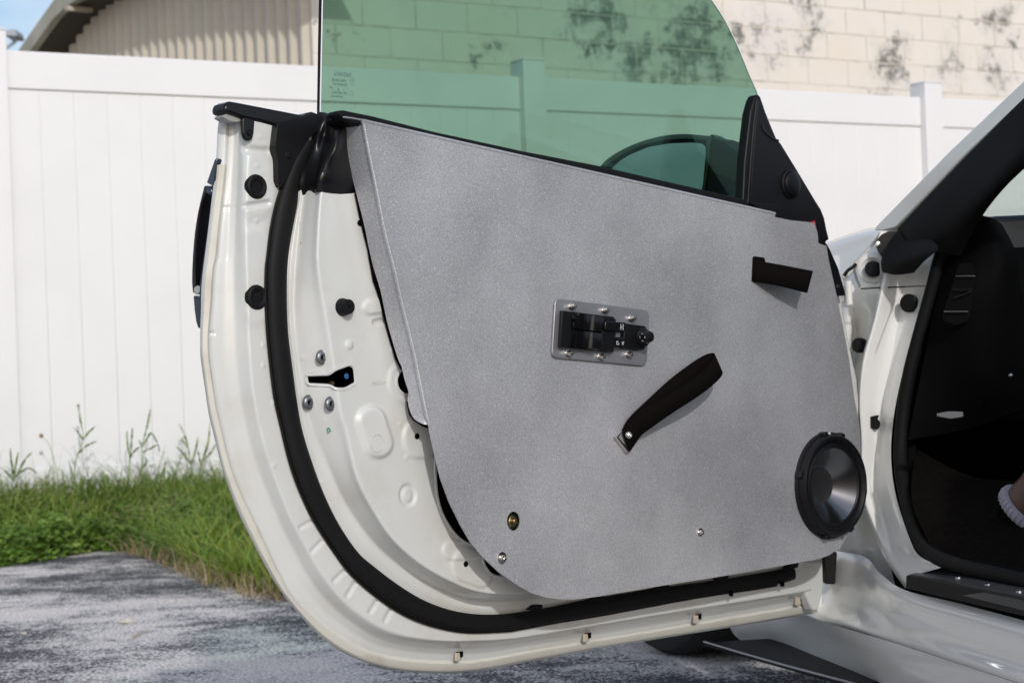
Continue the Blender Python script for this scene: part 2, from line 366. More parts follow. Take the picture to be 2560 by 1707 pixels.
# ------------------------------------------------------------------ painted block wall behind
WTH = R(33); WD = Vector((math.cos(WTH), math.sin(WTH), 0)); WN = Vector((WD.y, -WD.x, 0)); WO = Vector((.67, 13.9, 0))
def blockmat():
    m, n, b = newmat('painted_block'); Lk = n.links.new
    g = nd(n, 'ShaderNodeNewGeometry')
    def noise(s, d, st=(1, 1, 1), ro=.6):
        mp = nd(n, 'ShaderNodeMapping'); mp.inputs['Scale'].default_value = st; t = nd(n, 'ShaderNodeTexNoise', Scale=s, Detail=d, Roughness=ro)
        Lk(g.outputs['Position'], mp.inputs['Vector']); Lk(mp.outputs[0], t.inputs['Vector']); return t
    a = noise(1.3, 5); f = noise(17, 8, (1, 1, .40), .78); h = noise(30, 4)
    base = nd(n, 'ShaderNodeMixRGB', Color1=RGBA((.70, .66, .62)), Color2=RGBA((.68, .63, .55)))
    r0 = nd(n, 'ShaderNodeMapRange'); r0.inputs['From Min'].default_value = .4; r0.inputs['From Max'].default_value = .65; Lk(a.outputs[0], r0.inputs[0]); Lk(r0.outputs[0], base.inputs['Fac'])
    # mildew patches with their own places on the wall
    spots = [(2012, 20, .28, .9), (2015, 92, .2, .8), (2235, 160, .26, .9), (2500, 62, .24, .9), (2390, 60, .1, .7), (2365, 150, .24, .6), (1500, 45, .34, .95), (1470, 120, .2, 1),
             (1690, 40, .2, .9), (1755, 60, .3, 1), (1740, 105, .28, 1), (1700, 150, .3, 1), (1790, 165, .25, .95), (1575, 130, .3, .9), (1600, 175, .26, .8), (1900, 100, .35, .6), (1810, 90, .18, 1),
             (1165, 145, .12, .9), (1230, 130, .16, .8), (867, 105, .07, 1), (2480, 185, .25, .7), (2554, 110, .14, .9), (1640, 185, .12, 1), (2150, 170, .08, .9), (1320, 30, .1, .8), (2200, 235, .2, .8)]
    wn = nd(n, 'ShaderNodeTexNoise', Scale=3.2, Detail=5.0, Roughness=.7); Lk(g.outputs['Position'], wn.inputs['Vector'])
    ws = nd(n, 'ShaderNodeVectorMath', operation='MULTIPLY_ADD'); ws.inputs[1].default_value = (1.1, 1.1, .8); Lk(wn.outputs['Color'], ws.inputs[0])
    wo = nd(n, 'ShaderNodeVectorMath', operation='SUBTRACT'); wo.inputs[1].default_value = (.55, .55, .40); Lk(g.outputs['Position'], wo.inputs[0]); Lk(wo.outputs[0], ws.inputs[2])
    acc = None
    for px, py, rad, st in spots:
        q = hit(px, py, WO, WN)
        sb = nd(n, 'ShaderNodeVectorMath', operation='DISTANCE'); sb.inputs[1].default_value = q; Lk(ws.outputs[0], sb.inputs[0])
        mr = nd(n, 'ShaderNodeMapRange'); mr.inputs['From Min'].default_value = rad; mr.inputs['From Max'].default_value = rad*.15; mr.inputs['To Max'].default_value = st; Lk(sb.outputs['Value'], mr.inputs[0])
        if acc is None: acc = mr
        else:
            mxx = nd(n, 'ShaderNodeMath', operation='MAXIMUM'); Lk(acc.outputs[0], mxx.inputs[0]); Lk(mr.outputs[0], mxx.inputs[1]); acc = mxx
    f2 = noise(9, 6, (.6, .6, 1.6), .75)
    av = nd(n, 'ShaderNodeMath', operation='ADD'); Lk(f.outputs[0], av.inputs[0]); Lk(f2.outputs[0], av.inputs[1])
    hv = nd(n, 'ShaderNodeMath', operation='MULTIPLY'); hv.inputs[1].default_value = .5; Lk(av.outputs[0], hv.inputs[0])
    sx = nd(n, 'ShaderNodeSeparateXYZ'); Lk(g.outputs['Position'], sx.inputs[0])
    zz = nd(n, 'ShaderNodeMath', operation='MULTIPLY_ADD'); zz.inputs[1].default_value = 5.0; zz.inputs[2].default_value = -2.155*5; Lk(sx.outputs['Z'], zz.inputs[0])
    fr = nd(n, 'ShaderNodeMath', operation='FRACT'); Lk(zz.outputs[0], fr.inputs[0])
    pp = nd(n, 'ShaderNodeMath', operation='PINGPONG'); pp.inputs[1].default_value = .5; Lk(fr.outputs[0], pp.inputs[0])
    jb = nd(n, 'ShaderNodeMapRange'); jb.inputs['From Min'].default_value = .16; jb.inputs['From Max'].default_value = .0; jb.inputs['To Max'].default_value = .16; Lk(pp.outputs[0], jb.inputs[0])
    jm = nd(n, 'ShaderNodeMath', operation='MULTIPLY_ADD'); Lk(jb.outputs[0], jm.inputs[0]); Lk(acc.outputs[0], jm.inputs[1]); Lk(hv.outputs[0], jm.inputs[2])
    fm = nd(n, 'ShaderNodeMath', operation='MULTIPLY_ADD'); fm.inputs[1].default_value = .30; Lk(acc.outputs[0], fm.inputs[0]); Lk(jm.outputs[0], fm.inputs[2])
    r1 = nd(n, 'ShaderNodeMapRange'); r1.inputs['From Min'].default_value = .62; r1.inputs['From Max'].default_value = .78; r1.inputs['To Max'].default_value = .9; Lk(fm.outputs[0], r1.inputs[0])
    sm = nd(n, 'ShaderNodeMath', operation='MULTIPLY'); Lk(acc.outputs[0], sm.inputs[0]); Lk(hv.outputs[0], sm.inputs[1])
    c0 = nd(n, 'ShaderNodeMixRGB', Color2=RGBA((.36, .37, .36))); Lk(base.outputs[0], c0.inputs['Color1']); Lk(sm.outputs[0], c0.inputs['Fac'])
    c1 = nd(n, 'ShaderNodeMixRGB', Color2=RGBA((.13, .135, .12))); Lk(c0.outputs[0], c1.inputs['Color1']); Lk(r1.outputs[0], c1.inputs['Fac'])
    Lk(c1.outputs[0], b.inputs['Base Color']); b.inputs['Roughness'].default_value = .85
    bp = nd(n, 'ShaderNodeBump', Strength=.4, Distance=.004); Lk(h.outputs[0], bp.inputs['Height']); Lk(bp.outputs[0], b.inputs['Normal'])
    return m
M['block'] = blockmat()
M['mortar'] = pmat('mortar', (.58, .53, .46), .9, col2=(.30, .28, .24), nscale=6, namt=(.5, .7))
wall = empty('block_wall', (WO.x, WO.y, 0), 'cream painted concrete block wall with dark mildew stains beyond the white fence', 'wall')
def wpt(s, n, z): q = WO+WD*s+WN*n; return Vector((q.x, q.y, z))
s_l = (hit(779, 60, WO, WN)-WO).dot(WD); s_j = (hit(2021, 170, WO, WN)-WO).dot(WD)
def wbox(name, s0, s1, n0, n1, z0, z1, mat, bev=0): return prism(name, [wpt(s0, n1, z0), wpt(s1, n1, z0), wpt(s1, n1, z1), wpt(s0, n1, z1)], WN*(n0-n1), mat, wall, bev)
wbox('mortar_bed', s_l+.002, s_l+10.5, -.2, -.0025, 0, 4.75, M['mortar'])
wbox('lower_wall', s_l, s_l+10.5, -.004, .001, 0, 2.15, M['block'])
for r_ in range(13):
    z0 = 2.155+.2*r_
    off = s_j % .4 if (r_ % 2 == 1) else (s_j+.2) % .4
    k = math.floor((s_l-off)/.4)
    while off+k*.4 < s_l+9:
        a, b_ = max(off+k*.4, s_l), off+(k+1)*.4; k += 1
        if b_-a < .05: continue
        wbox('block', a+.003, b_-.003, -.05, .0+random.uniform(-.0015, .002), z0+.003, z0+.197, M['block'], .004)
for o in [c for c in wall.children if c.name.startswith('block')]:
    for md in o.modifiers: md.segments = 1

# ------------------------------------------------------------------ arched metal building
corner = wpt(s_l, 0, 0)
BD = Vector((-.56, .828, 0)).normalized(); BN = Vector((-BD.y, BD.x, 0)); BN = BN if BN.dot(Vector((0, -1, 0))) > 0 else -BN
barn = empty('arched_metal_building', (corner.x, corner.y, 0), 'beige corrugated metal building with an arched roof edge behind the left fence panel', 'building')
def Bp(px, py, n=0): return hit(px, py, corner+BN*n, BN)
top_px = [(98, 129), (149, 57), (182, 31), (242, 0), (330, -38), (450, -75), (600, -105), (779, -125)]
top_ = [((Bp(x, y)-corner).dot(BD), Bp(x, y).z) for x, y in top_px]
top_ = sorted(top_)
def topz(s):
    if s >= top_[-1][0]: return max(.3, top_[-1][1]-(s-top_[-1][0])*1.3)
    for (a, b), (c, d) in zip(top_, top_[1:]):
        if a <= s <= c: return b+(d-b)*(s-a)/(c-a)
    return top_[0][1]
M['ribs'] = pmat('corrugated_beige', (.56, .51, .42), .5, col2=(.50, .46, .39), nscale=2, namt=(.4, .7))
pitch = .155; prof = [(0, 0), (.055, .062), (.085, .062), (.10, 0), (.12, 0)]
smax = top_[-1][0]+1.6
vs = []; s = 0; ring = []
while s < smax:
    for a, h in prof: ring.append((s+a, h))
    s += pitch
i0 = 0; panels = 0
while i0 < len(ring)-1:
    seg_ = ring[i0:i0+len(prof)*4+1]; vs = []; fs = []
    for s, h in seg_:
        q = corner+BD*(s+.02)+BN*(h-.03); z = topz(s)
        vs += [(q.x, q.y, 0), (q.x, q.y, z)]
    for j in range(len(seg_)-1): fs.append((2*j, 2*j+2, 2*j+3, 2*j+1))
    o = pyd('corrugated_panel', vs, fs, M['ribs'], barn, smooth=False); i0 += len(prof)*4
    sm = o.modifiers.new('thickness', 'SOLIDIFY'); sm.thickness = .002
fas_o = [(20, 165), (45, 128), (90, 63), (135, 0), (180, -60), (250, -130), (400, -200), (600, -240), (790, -255)]
fas_i = [(52, 165), (75, 128), (105, 85), (133, 47), (165, 16), (191, 0), (260, -45), (400, -105), (600, -145), (790, -165)]
fo = [Bp(x, y, .32) for x, y in fas_o]; fi = [Bp(x, y, .32) for x, y in fas_i]
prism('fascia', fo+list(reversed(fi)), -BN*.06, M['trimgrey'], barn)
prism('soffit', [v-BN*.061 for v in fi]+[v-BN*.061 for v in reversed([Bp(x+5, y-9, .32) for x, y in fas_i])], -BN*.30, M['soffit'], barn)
ang = [(98, 129), (149, 57), (182, 31), (242, 0), (330, -38), (450, -75)]
tube('edge_angle', [Bp(x-7, y-7, .05) for x, y in ang], .045, M['angle'], barn, seg=4)
prism('fascia_bracket', [Bp(x, y, .335) for x, y in [(160, 14), (169, 14), (171, 26), (162, 28)]], -BN*.2, M['beige'], barn)
# lamp over the fence, far left
lamp = empty('flood_lamp', P(28, 130, 16), 'blurred grey flood lamp on a bent arm above the left end of the fence', 'lamp')
prism('lamp_head', [P(x, y, 16) for x, y in rnd([(8, 78), (38, 72), (43, 86), (41, 92), (10, 90)], 4)], Vector((0, .25, 0)), M['lamp'], lamp, .01)
tube('arm', [P(x, y, 16.1) for x, y in cr1([(36, 84), (39, 95), (38, 104), (28, 112), (16, 120), (5, 128)], 4)], .014, M['lamp'], lamp)
tube('pole', [P(5, 126, 16.1), Vector((P(5, 126, 16.1).x, 16.1, 0))], .03, M['lamp'], lamp)

# ------------------------------------------------------------------ grass and weeds
def leafmat(name, c1, c2, c3):
    m, n, b = newmat(name); Lk = n.links.new
    g = nd(n, 'ShaderNodeNewGeometry'); t = nd(n, 'ShaderNodeTexNoise', Scale=3.5, Detail=3.0)
    Lk(g.outputs['Position'], t.inputs['Vector'])
    rp = nd(n, 'ShaderNodeValToRGB'); e = rp.color_ramp.elements; e[0].position = .0; e[0].color = RGBA(c1); e[1].position = 1; e[1].color = RGBA(c3); k = e.new(.5); k.color = RGBA(c2)
    ad = nd(n, 'ShaderNodeMath', operation='MULTIPLY_ADD'); ad.inputs[1].default_value = .6; Lk(g.outputs['Random Per Island'], ad.inputs[0])
    sb = nd(n, 'ShaderNodeMath', operation='SUBTRACT'); sb.inputs[1].default_value = .3; Lk(t.outputs[0], sb.inputs[0]); Lk(sb.outputs[0], ad.inputs[2])
    Lk(ad.outputs[0], rp.inputs[0]); Lk(rp.outputs[0], b.inputs['Base Color']); b.inputs['Roughness'].default_value = .55
    b.inputs['Specular IOR Level'].default_value = .3
    tr = nd(n, 'ShaderNodeBsdfTranslucent'); x = nd(n, 'ShaderNodeMixShader'); x.inputs[0].default_value = .3; o = n.nodes['Material Output']
    Lk(rp.outputs[0], tr.inputs['Color']); Lk(b.outputs[0], x.inputs[1]); Lk(tr.outputs[0], x.inputs[2]); Lk(x.outputs[0], o.inputs['Surface'])
    return m
M['grass'] = leafmat('grass', (.07, .14, .02), (.19, .30, .05), (.38, .42, .10))
M['leaf'] = leafmat('leaf', (.05, .12, .018), (.15, .27, .04), (.30, .40, .10))
M['ygrass'] = leafmat('yellow_grass', (.09, .20, .025), (.22, .34, .045), (.44, .38, .08))
M['dry'] = leafmat('dry_grass', (.22, .14, .07), (.42, .32, .18), (.70, .64, .52))
M['stemleaf'] = leafmat('wispy_stalk', (.20, .28, .10), (.30, .36, .16), (.42, .42, .25))
def blades(name, spots, mat, hmin, hmax, wid, lean, label, cat, seg=4):
    vs = []; fs = []
    for (x, y, z) in spots:
        h = random.uniform(hmin, hmax); an = random.uniform(0, 6.283); l = random.uniform(.2, 1)*lean
        dx, dy = math.cos(an), math.sin(an); wx, wy = -dy*wid*random.uniform(.6, 1.2), dx*wid
        b = len(vs)
        for i in range(seg):
            t = i/seg; r = 1-t*.75; q = l*t*t; zz = h*(t - .25*l*t*t*t/ max(lean, .01))
            vs += [(x+dx*q*h-wx*r, y+dy*q*h-wy*r, z+zz), (x+dx*q*h+wx*r, y+dy*q*h+wy*r, z+zz)]
        vs.append((x+dx*l*h, y+dy*l*h, z+h*(1-.25)))
        for i in range(seg-1): fs.append((b+2*i, b+2*i+1, b+2*i+3, b+2*i+2))
        fs.append((b+2*seg-2, b+2*seg-1, b+2*seg))
    me = bpy.data.meshes.new(name); me.from_pydata(vs, [], fs)
    o = link(name, me, mat, smooth=True, kind='stuff'); o['label'] = label; o['category'] = cat; return o
def bare(x, y): return ((x+.93)/.18)**2+((y-6.75)/.35)**2 < 1
sp = []
while len(sp) < 15000:
    x = random.uniform(-3.2, 2.2); e, f = edge_y(x), fence_y(x)-.03
    t = random.random()**.8; y = e+.03+(f-e)*t
    if bare(x, y) or (x < -1.25 and t < .55 and random.random() < .93) or math.sin(x*13+y*5)*math.sin(y*11-x*3) > .55+random.random()*.5: continue
    sp.append((x, y, bank_z(x, y)))
blades('grass_cover', sp, M['grass'], .04, .17, .0048, 1.1, 'green grass growing on the low bank along the foot of the fence', 'grass')
sp = []
cl = [(-1.10, 7.0), (-.98, 6.70), (-1.12, 7.3), (-.86, 6.35), (-.76, 6.18), (-.95, 6.45), (-.68, 6.02), (-1.2, 7.45), (-.80, 6.9), (-.3, 6.3), (-1.04, 6.85), (-.90, 6.55)]
tufts = []
for cx, cy in cl:
    for _ in range(42):
        x, y = random.gauss(cx, .045), random.gauss(cy, .06); sp.append((x, max(y, edge_y(x)-.05), bank_z(x, y)))
for _ in range(700):
    x = random.uniform(-1.3, -.5); y = edge_y(x)+abs(random.gauss(0, .3)); 
    if not bare(x, y): sp.append((x, y, bank_z(x, y)))
blades('grass_tuft', sp, M['ygrass'], .05, .23, .0038, 2.2, 'yellow green grass tufts spilling over the edge of the asphalt', 'grass', 6)
sp = []
for _ in range(2600):
    x = random.uniform(-3.2, -.5); e, f = edge_y(x), fence_y(x)-.03; y = e+.02+(f-e)*random.random()**1.3
    if not bare(x, y): sp.append((x, y, bank_z(x, y)))
blades('loose_grass', sp, M['grass'], .12, .27, .0034, 1.8, 'long loose grass blades arching out of the low bank cover', 'grass', 6)
sp = []
for _ in range(260):
    x = random.uniform(-3.2, -.9); y = fence_y(x)-random.uniform(.05, .5); sp.append((x, y, bank_z(x, y)))
blades('wispy_grass', sp, M['stemleaf'], .18, .40, .0014, .8, 'thin wispy seed stalks standing against the foot of the white fence', 'grass', 6)
sp = []
for _ in range(1100):
    x = random.uniform(-1.6, -.3); y = edge_y(x)+random.uniform(-.16, .22); sp.append((x, y, bank_z(x, y)-.005))
blades('dry_grass', sp, M['dry'], .03, .11, .0028, 1.9, 'dry brown grass litter along the broken asphalt edge', 'grass')
# leafy ground cover: small leaves spread through a low uneven mat
vs = []; fs = []
for _ in range(26000):
    x = random.uniform(-3.2, -1.0); e, f = edge_y(x), fence_y(x)
    t = random.random()**1.2; y = e-.04+(f-e)*t*.8
    if x > -1.5 and random.random() < (x+1.5)/.45: continue
    hh = .15*min(1, .12+t*9)*(.72+.28*math.sin(x*9+2)*math.sin(y*7)+.18*math.sin(x*31+y*13))*(1-.55*t)
    z = bank_z(x, y)+hh*random.uniform(.35, 1.05)
    c = Vector((x, y, max(z, .004))); a = random.uniform(0, 6.283); s_ = random.uniform(.012, .034)
    d = Vector((math.cos(a), math.sin(a), random.uniform(-.5, .5))).normalized(); w_ = d.cross(Vector((random.uniform(-.7, .7), random.uniform(-1.0, .4), 1))).normalized()
    nn = d.cross(w_); b = len(vs)
    vs += [c, c+d*s_*.5+w_*s_*.40+nn*s_*.12, c+d*s_*1.15, c+d*s_*.5-w_*s_*.40+nn*s_*.12]; fs += [(b, b+1, b+2), (b, b+2, b+3)]
me = bpy.data.meshes.new('ground_cover'); me.from_pydata([tuple(v) for v in vs], [], fs)
o = link('ground_cover', me, M['leaf'], kind='stuff', smooth=False); o['label'] = 'small leafed green ground cover at the asphalt edge on the left'; o['category'] = 'ground cover'
vs = []; fs = []
for _ in range(2200):
    cx, cy = random.choice([(-1.9, 8.3), (-2.1, 8.2), (-1.52, 8.1), (-1.50, 8.12), (-1.44, 7.98), (-1.6, 8.25), (-1.95, 8.1), (-1.40, 8.2), (-1.75, 8.4)])
    x, y = random.gauss(cx, .08), random.gauss(cy, .09); z = bank_z(x, y)+random.uniform(.03, .17)
    c = Vector((x, y, z)); a = random.uniform(0, 6.283); s = random.uniform(.004, .010); d = Vector((math.cos(a), math.sin(a), random.uniform(-.5, .5))); w_ = Vector((-math.sin(a), math.cos(a), random.uniform(-.6, .6)))
    b = len(vs); vs += [c, c+d*s+w_*s*.3, c+d*s*1.6, c+d*s-w_*s*.3]; fs += [(b, b+1, b+2, b+3)]
me = bpy.data.meshes.new('dead_leaves'); me.from_pydata([tuple(v) for v in vs], [], fs)
o = link('dead_leaves', me, M['dry'], kind='stuff', smooth=False); o['label'] = 'pale dried leaves and stalks among the green ground cover'; o['category'] = 'leaves'
M['stem'] = pmat('weed_stem', (.22, .30, .09), .6); M['head'] = pmat('seed_head', (.22, .17, .07), .8)
def weed(stem, leaves, heads, Y, label, th=.0028):
    st = [P(x, y, Y) for x, y in cr1(stem, 5)]
    root = empty('weed_stalk', st[0], label, 'weed', 'tall weeds against the fence')
    m = len(st); tube('stem', st, [th*(1.1-.6*i/m) for i in range(m)], M['stem'], root, seg=5)
    for lf in leaves:
        pts = [P(x, y, Y+random.uniform(-.04, .04)) for x, y in cr1(lf, 5)]; m = len(pts)
        tube('leaf', pts, [.0036*math.sin(math.pi*min(1, .12+.88*i/(m-1)))**.6+.0006 for i in range(m)], M['grass'], root, seg=4, flat=.25, nrm=Vector((0, 1, .4)).normalized())
    for hx, hy, r in heads:
        c = P(hx, hy, Y); lathe('seed_head', c, Vector((0, 0, 1)), [(0, -r), (r*.8, -r*.5), (r, 0), (r*.7, r*.7), (0, r)], M['head'], root, seg=8)
weed([(186, 1215), (188, 1160), (198, 1125), (208, 1098), (204, 1060), (196, 1018)], [[(204, 1070), (200, 1045), (196, 1015)], [(208, 1098), (222, 1080), (240, 1064)], [(208, 1100), (195, 1080), (182, 1068)], [(195, 1135), (215, 1115), (243, 1102)], [(188, 1165), (183, 1155), (178, 1147)]], [(196, 1014, .007)], 8.5, 'tallest weed stalk in front of the fence, forking near its top')
weed([(324, 1205), (323, 1160), (324, 1140), (320, 1110), (318, 1080)], [[(324, 1140), (319, 1110), (317, 1076)], [(326, 1140), (329, 1100), (331, 1068)], [(325, 1145), (338, 1125), (358, 1112)]], [], 8.6, 'short upright weed with three narrow leaves, middle of the fence panel')
weed([(356, 1195), (355, 1150), (355, 1118), (362, 1085), (372, 1050), (376, 1024)], [[(357, 1115), (368, 1095), (378, 1082), (390, 1100), (398, 1118)], [(362, 1090), (370, 1055), (376, 1022)], [(357, 1130), (378, 1120), (394, 1112), (398, 1130)], [(354, 1115), (350, 1105), (346, 1098)], [(356, 1170), (366, 1155), (362, 1140)]], [], 8.6, 'weed stalk with drooping side leaves beside the short upright weed')
weed([(143, 1195), (135, 1150), (122, 1110), (104, 1090)], [], [(103, 1089, .010)], 8.45, 'thin bent flower stalk with one small brown head near the left of the fence', .002)
weed([(480, 1185), (474, 1140), (466, 1100), (448, 1058)], [[(474, 1140), (466, 1100), (450, 1062)], [(476, 1160), (455, 1130), (440, 1115)], [(478, 1160), (490, 1120), (495, 1090)], [(470, 1120), (455, 1098), (462, 1092)]], [], 8.8, 'leaning weed with spread leaves close to the edge of the car door')
weed([(500, 1180), (508, 1140), (520, 1100), (525, 1056)], [[(505, 1150), (520, 1110), (524, 1060)], [(502, 1170), (498, 1140), (492, 1122)], [(508, 1150), (528, 1130), (540, 1108)]], [], 8.8, 'weed partly hidden behind the outer edge of the car door')
weed([(34, 1205), (38, 1160), (45, 1130)], [[(34, 1200), (40, 1160), (46, 1128)], [(36, 1200), (28, 1150), (26, 1120)], [(34, 1200), (16, 1180), (2, 1168)], [(38, 1195), (62, 1150), (80, 1130)], [(38, 1190), (70, 1170), (95, 1186)]], [], 8.3, 'low spreading grass clump at the left edge of the photo by the fence')
# loose bits on the asphalt
st = P(318, 1552, 5.35); st.z = .0
def rock(name, c, r, mat, label):
    bm = bmesh.new(); bmesh.ops.create_icosphere(bm, subdivisions=2, radius=r)
    for v in bm.verts:
        k = 1+.22*math.sin(v.co.x*190+v.co.y*120)+.12*random.uniform(-1, 1); v.co = Vector((v.co.x*k*1.25, v.co.y*k, v.co.z*k*.6))+c+Vector((0, 0, r*.4))
    me = bpy.data.meshes.new(name); bm.to_mesh(me); bm.free(); return tag(link(name, me, mat), label, 'stone')
M['stone'] = pmat('limestone', (.55, .52, .47), .9, col2=(.40, .38, .33), nscale=60)
def gp(px, py): return hit(px, py, Vector((0, 0, 0)), Vector((0, 0, 1)))
rock('loose_stone', gp(316, 1558), .016, M['stone'], 'pale loose stone lying on the asphalt left of the door')
rock('loose_stone', gp(58, 1585), .007, M['stone'], 'tiny pebble on the pale asphalt at the left edge')
tw = tube('twig', [gp(330, 1598)+Vector((0, 0, .006)), gp(352, 1590)+Vector((0, 0, .009)), gp(372, 1580)+Vector((0, 0, .005))], [.004, .003, .0015], M['beige'], seg=6)
tag(tw, 'short brown twig lying on the asphalt in front of the loose stone', 'twig')

# ================================================================== THE CAR
car = empty('sports_car', (1.3, 3.4, 0), 'white sports car with its driver door wide open showing a bare aluminium door panel', 'car')

# ---- door shell: a pressed sheet lofted through traced contours, n = depth behind the inner panel
C0 = [(551, 276), (549, 290), (544, 326), (541, 385), (537, 439), (528, 512), (519, 585), (510, 659), (504, 717), (502, 776), (500, 830), (500, 881), (503, 909), (510, 959), (521, 1034), (535, 1090), (549, 1149), (563, 1196), (597, 1283), (631, 1353), (664, 1415), (700, 1474), (760, 1549), (819, 1605), (879, 1641), (938, 1662), (998, 1675), (1072, 1681), (1146, 1680), (1221, 1672), (1300, 1656), (1400, 1638), (1504, 1618), (1708, 1585), (1912, 1553), (2045, 1530), (2100, 1520)]
C1 = [(574, 280), (572, 300), (570, 350), (568, 413), (561, 481), (551, 565), (544, 640), (537, 670), (530, 768), (524, 830), (524, 881), (531, 937), (544, 1021), (548, 1036), (561, 1093), (580, 1168), (608, 1238), (645, 1314), (681, 1393), (704, 1440), (730, 1486), (789, 1546), (849, 1590), (908, 1622), (968, 1639), (1057, 1650), (1146, 1653), (1206, 1648), (1314, 1628), (1470, 1602), (1742, 1556), (2031, 1506), (2080, 1498)]
C2 = [(612, 286), (610, 340), (606, 420), (605, 480), (606, 570), (608, 656), (614, 796), (622, 937), (634, 1021), (643, 1070), (662, 1140), (692, 1224), (720, 1295), (757, 1365), (799, 1440), (840, 1492), (879, 1530), (938, 1570), (998, 1592), (1087, 1604), (1176, 1604), (1300, 1596), (1504, 1562), (1742, 1524), (1946, 1492), (2031, 1478), (2080, 1470)]
C3 = [(788, 300), (763, 357), (732, 408), (709, 467), (692, 523), (681, 579), (674, 638), (670, 670), (669, 740), (673, 824), (681, 909), (692, 993), (706, 1056), (726, 1140), (749, 1210), (785, 1289), (833, 1365), (879, 1427), (938, 1480), (998, 1522), (1057, 1549), (1117, 1566), (1176, 1574), (1265, 1571), (1300, 1566), (1400, 1548), (1504, 1531), (1742, 1487), (1946, 1456), (2014, 1431), (2060, 1400)]
C4 = [(812, 300), (785, 357), (768, 396), (749, 453), (744, 500), (735, 545), (726, 593), (718, 656), (716, 740), (719, 824), (729, 909), (740, 993), (754, 1070), (777, 1146), (808, 1230), (847, 1309), (895, 1379), (938, 1417), (998, 1462), (1057, 1498), (1117, 1522), (1176, 1535), (1236, 1538), (1300, 1533), (1400, 1516), (1470, 1502), (1640, 1473), (1810, 1449), (1980, 1420), (2055, 1392)]
C5 = [(826, 300), (800, 357), (780, 400), (764, 453), (756, 509), (745, 593), (736, 700), (734, 796), (746, 909), (758, 993), (780, 1075), (800, 1125), (849, 1235), (915, 1335), (985, 1402), (1080, 1464), (1176, 1500), (1300, 1500), (1400, 1488), (1640, 1450), (1810, 1425), (1980, 1398), (2055, 1372)]
C6 = [(850, 300), (838, 357), (825, 400), (808, 453), (800, 509), (794, 600), (797, 684), (828, 867), (850, 1021), (866, 1075), (892, 1190), (940, 1285), (980, 1345), (1045, 1405), (1120, 1450), (1200, 1480), (1300, 1484), (1400, 1468), (1640, 1430), (1810, 1404), (1980, 1378), (2050, 1352)]
C7 = [(930, 300), (930, 400), (940, 500), (950, 600), (975, 684), (1010, 867), (1060, 1021), (1110, 1120), (1180, 1250), (1260, 1350), (1340, 1400), (1450, 1420), (1640, 1385), (1810, 1360), (1980, 1335), (2040, 1315)]
NS = [-.128, -.121, -.094, -.090, -.088, -.084, -.049, -.044]
MC = np.array((1700., 420.))
a0 = math.atan2(-134, -1151) % (2*math.pi); a1 = math.atan2(1107, 345)
NA = 620
angs = np.linspace(a0, a1, NA)
def resamp(c):
    c = np.array(cr1(c, 4)); d = c-MC; th = np.arctan2(d[:, 1], d[:, 0]) % (2*math.pi)
    r = np.hypot(d[:, 0], d[:, 1]); o = np.argsort(th); return np.interp(angs, th[o], r[o])
RAD = [resamp(c) for c in (C0, C1, C2, C3, C4, C5, C6, C7)]
# profile across: more keys so that creases stay crisp
keys = []
def key(i, j, t, dn=0.0): keys.append((RAD[i]*(1-t)+RAD[j]*t, NS[i]*(1-t)+NS[j]*t+dn))
key(0, 1, 0, -.003); key(0, 1, .12, .001); key(0, 1, .6, .003); key(0, 1, .93, .003); key(0, 1, 1.0, -.001); key(1, 2, .12, -.002); key(1, 2, .4, -.0065); key(1, 2, .7, -.0078); key(1, 2, .92, -.003); key(2, 3, .1, .002); key(2, 3, .6, .001); key(3, 4, 0, 0); key(3, 4, 1, 0)
key(4, 5, .5, .002); key(5, 6, 0, -.001); key(5, 6, .3, .0); key(5, 6, .75, .0); key(6, 7, 0, .002); key(6, 7, .12, .001); key(6, 7, .5, 0); key(6, 7, 1, 0)
NC = 180
kr = np.array([k[0] for k in keys]); kn = np.array([np.full(NA, k[1]) for k in keys])
# cumulative parameter from mean radius so samples are even
pos = np.concatenate([[0], np.cumsum(np.maximum(2, -np.diff(kr.mean(1))))]); pos /= pos[-1]
tt = np.linspace(0, 1, NC)
def smooth_interp(tab):
    out = np.empty((NC, NA))
    for i in range(NA): out[:, i] = np.interp(tt, pos, tab[:, i])
    ker = np.array([1, 2, 3, 2, 1.]); ker /= ker.sum(); o2 = out.copy()
    for s_ in range(2, NC-2): o2[s_] = sum(ker[q]*out[s_-2+q] for q in range(5))
    return o2
RR = smooth_interp(kr); NN = smooth_interp(kn)
PX = MC[0]+RR*np.cos(angs)[None, :]; PY = MC[1]+RR*np.sin(angs)[None, :]
def caps(x0, y0, x1, y1, r, soft, h, ay=1.0):
    """rounded pad: h metres high inside radius r, falling off over soft pixels"""
    dx, dy = x1-x0, (y1-y0)/ay; L2 = dx*dx+dy*dy+1e-9
    qx, qy = PX-x0, (PY-y0)/ay; t = np.clip((qx*dx+qy*dy)/L2, 0, 1); d = np.hypot(qx-t*dx, qy-t*dy)
    k = np.clip((r+soft-d)/soft, 0, 1); return h*k*k*(3-2*k)
H = np.zeros_like(PX)
H += caps(927, 1052, 944, 1108, 27, 16, .0055, 1.0)            # oval pad
H -= caps(1020, 1238, 1020, 1238, 17, 6, .0030, 1.4); H += caps(1020, 1238, 1020, 1238, 8, 8, .0022, 1.4)
H += caps(873, 862, 873, 862, 4, 9, .0025, 1.2)
H += caps(925, 768, 985, 758, 12, 12, .003); H -= caps(940, 806, 985, 796, 2, 9, .003)
H += caps(1045, 1095, 1060, 1095, 34, 9, .0030, 1.3)
H += caps(1130, 1375, 1180, 1372, 20, 9, .0028); H += caps(1160, 1410, 1200, 1425, 28, 9, .003, 1.3)
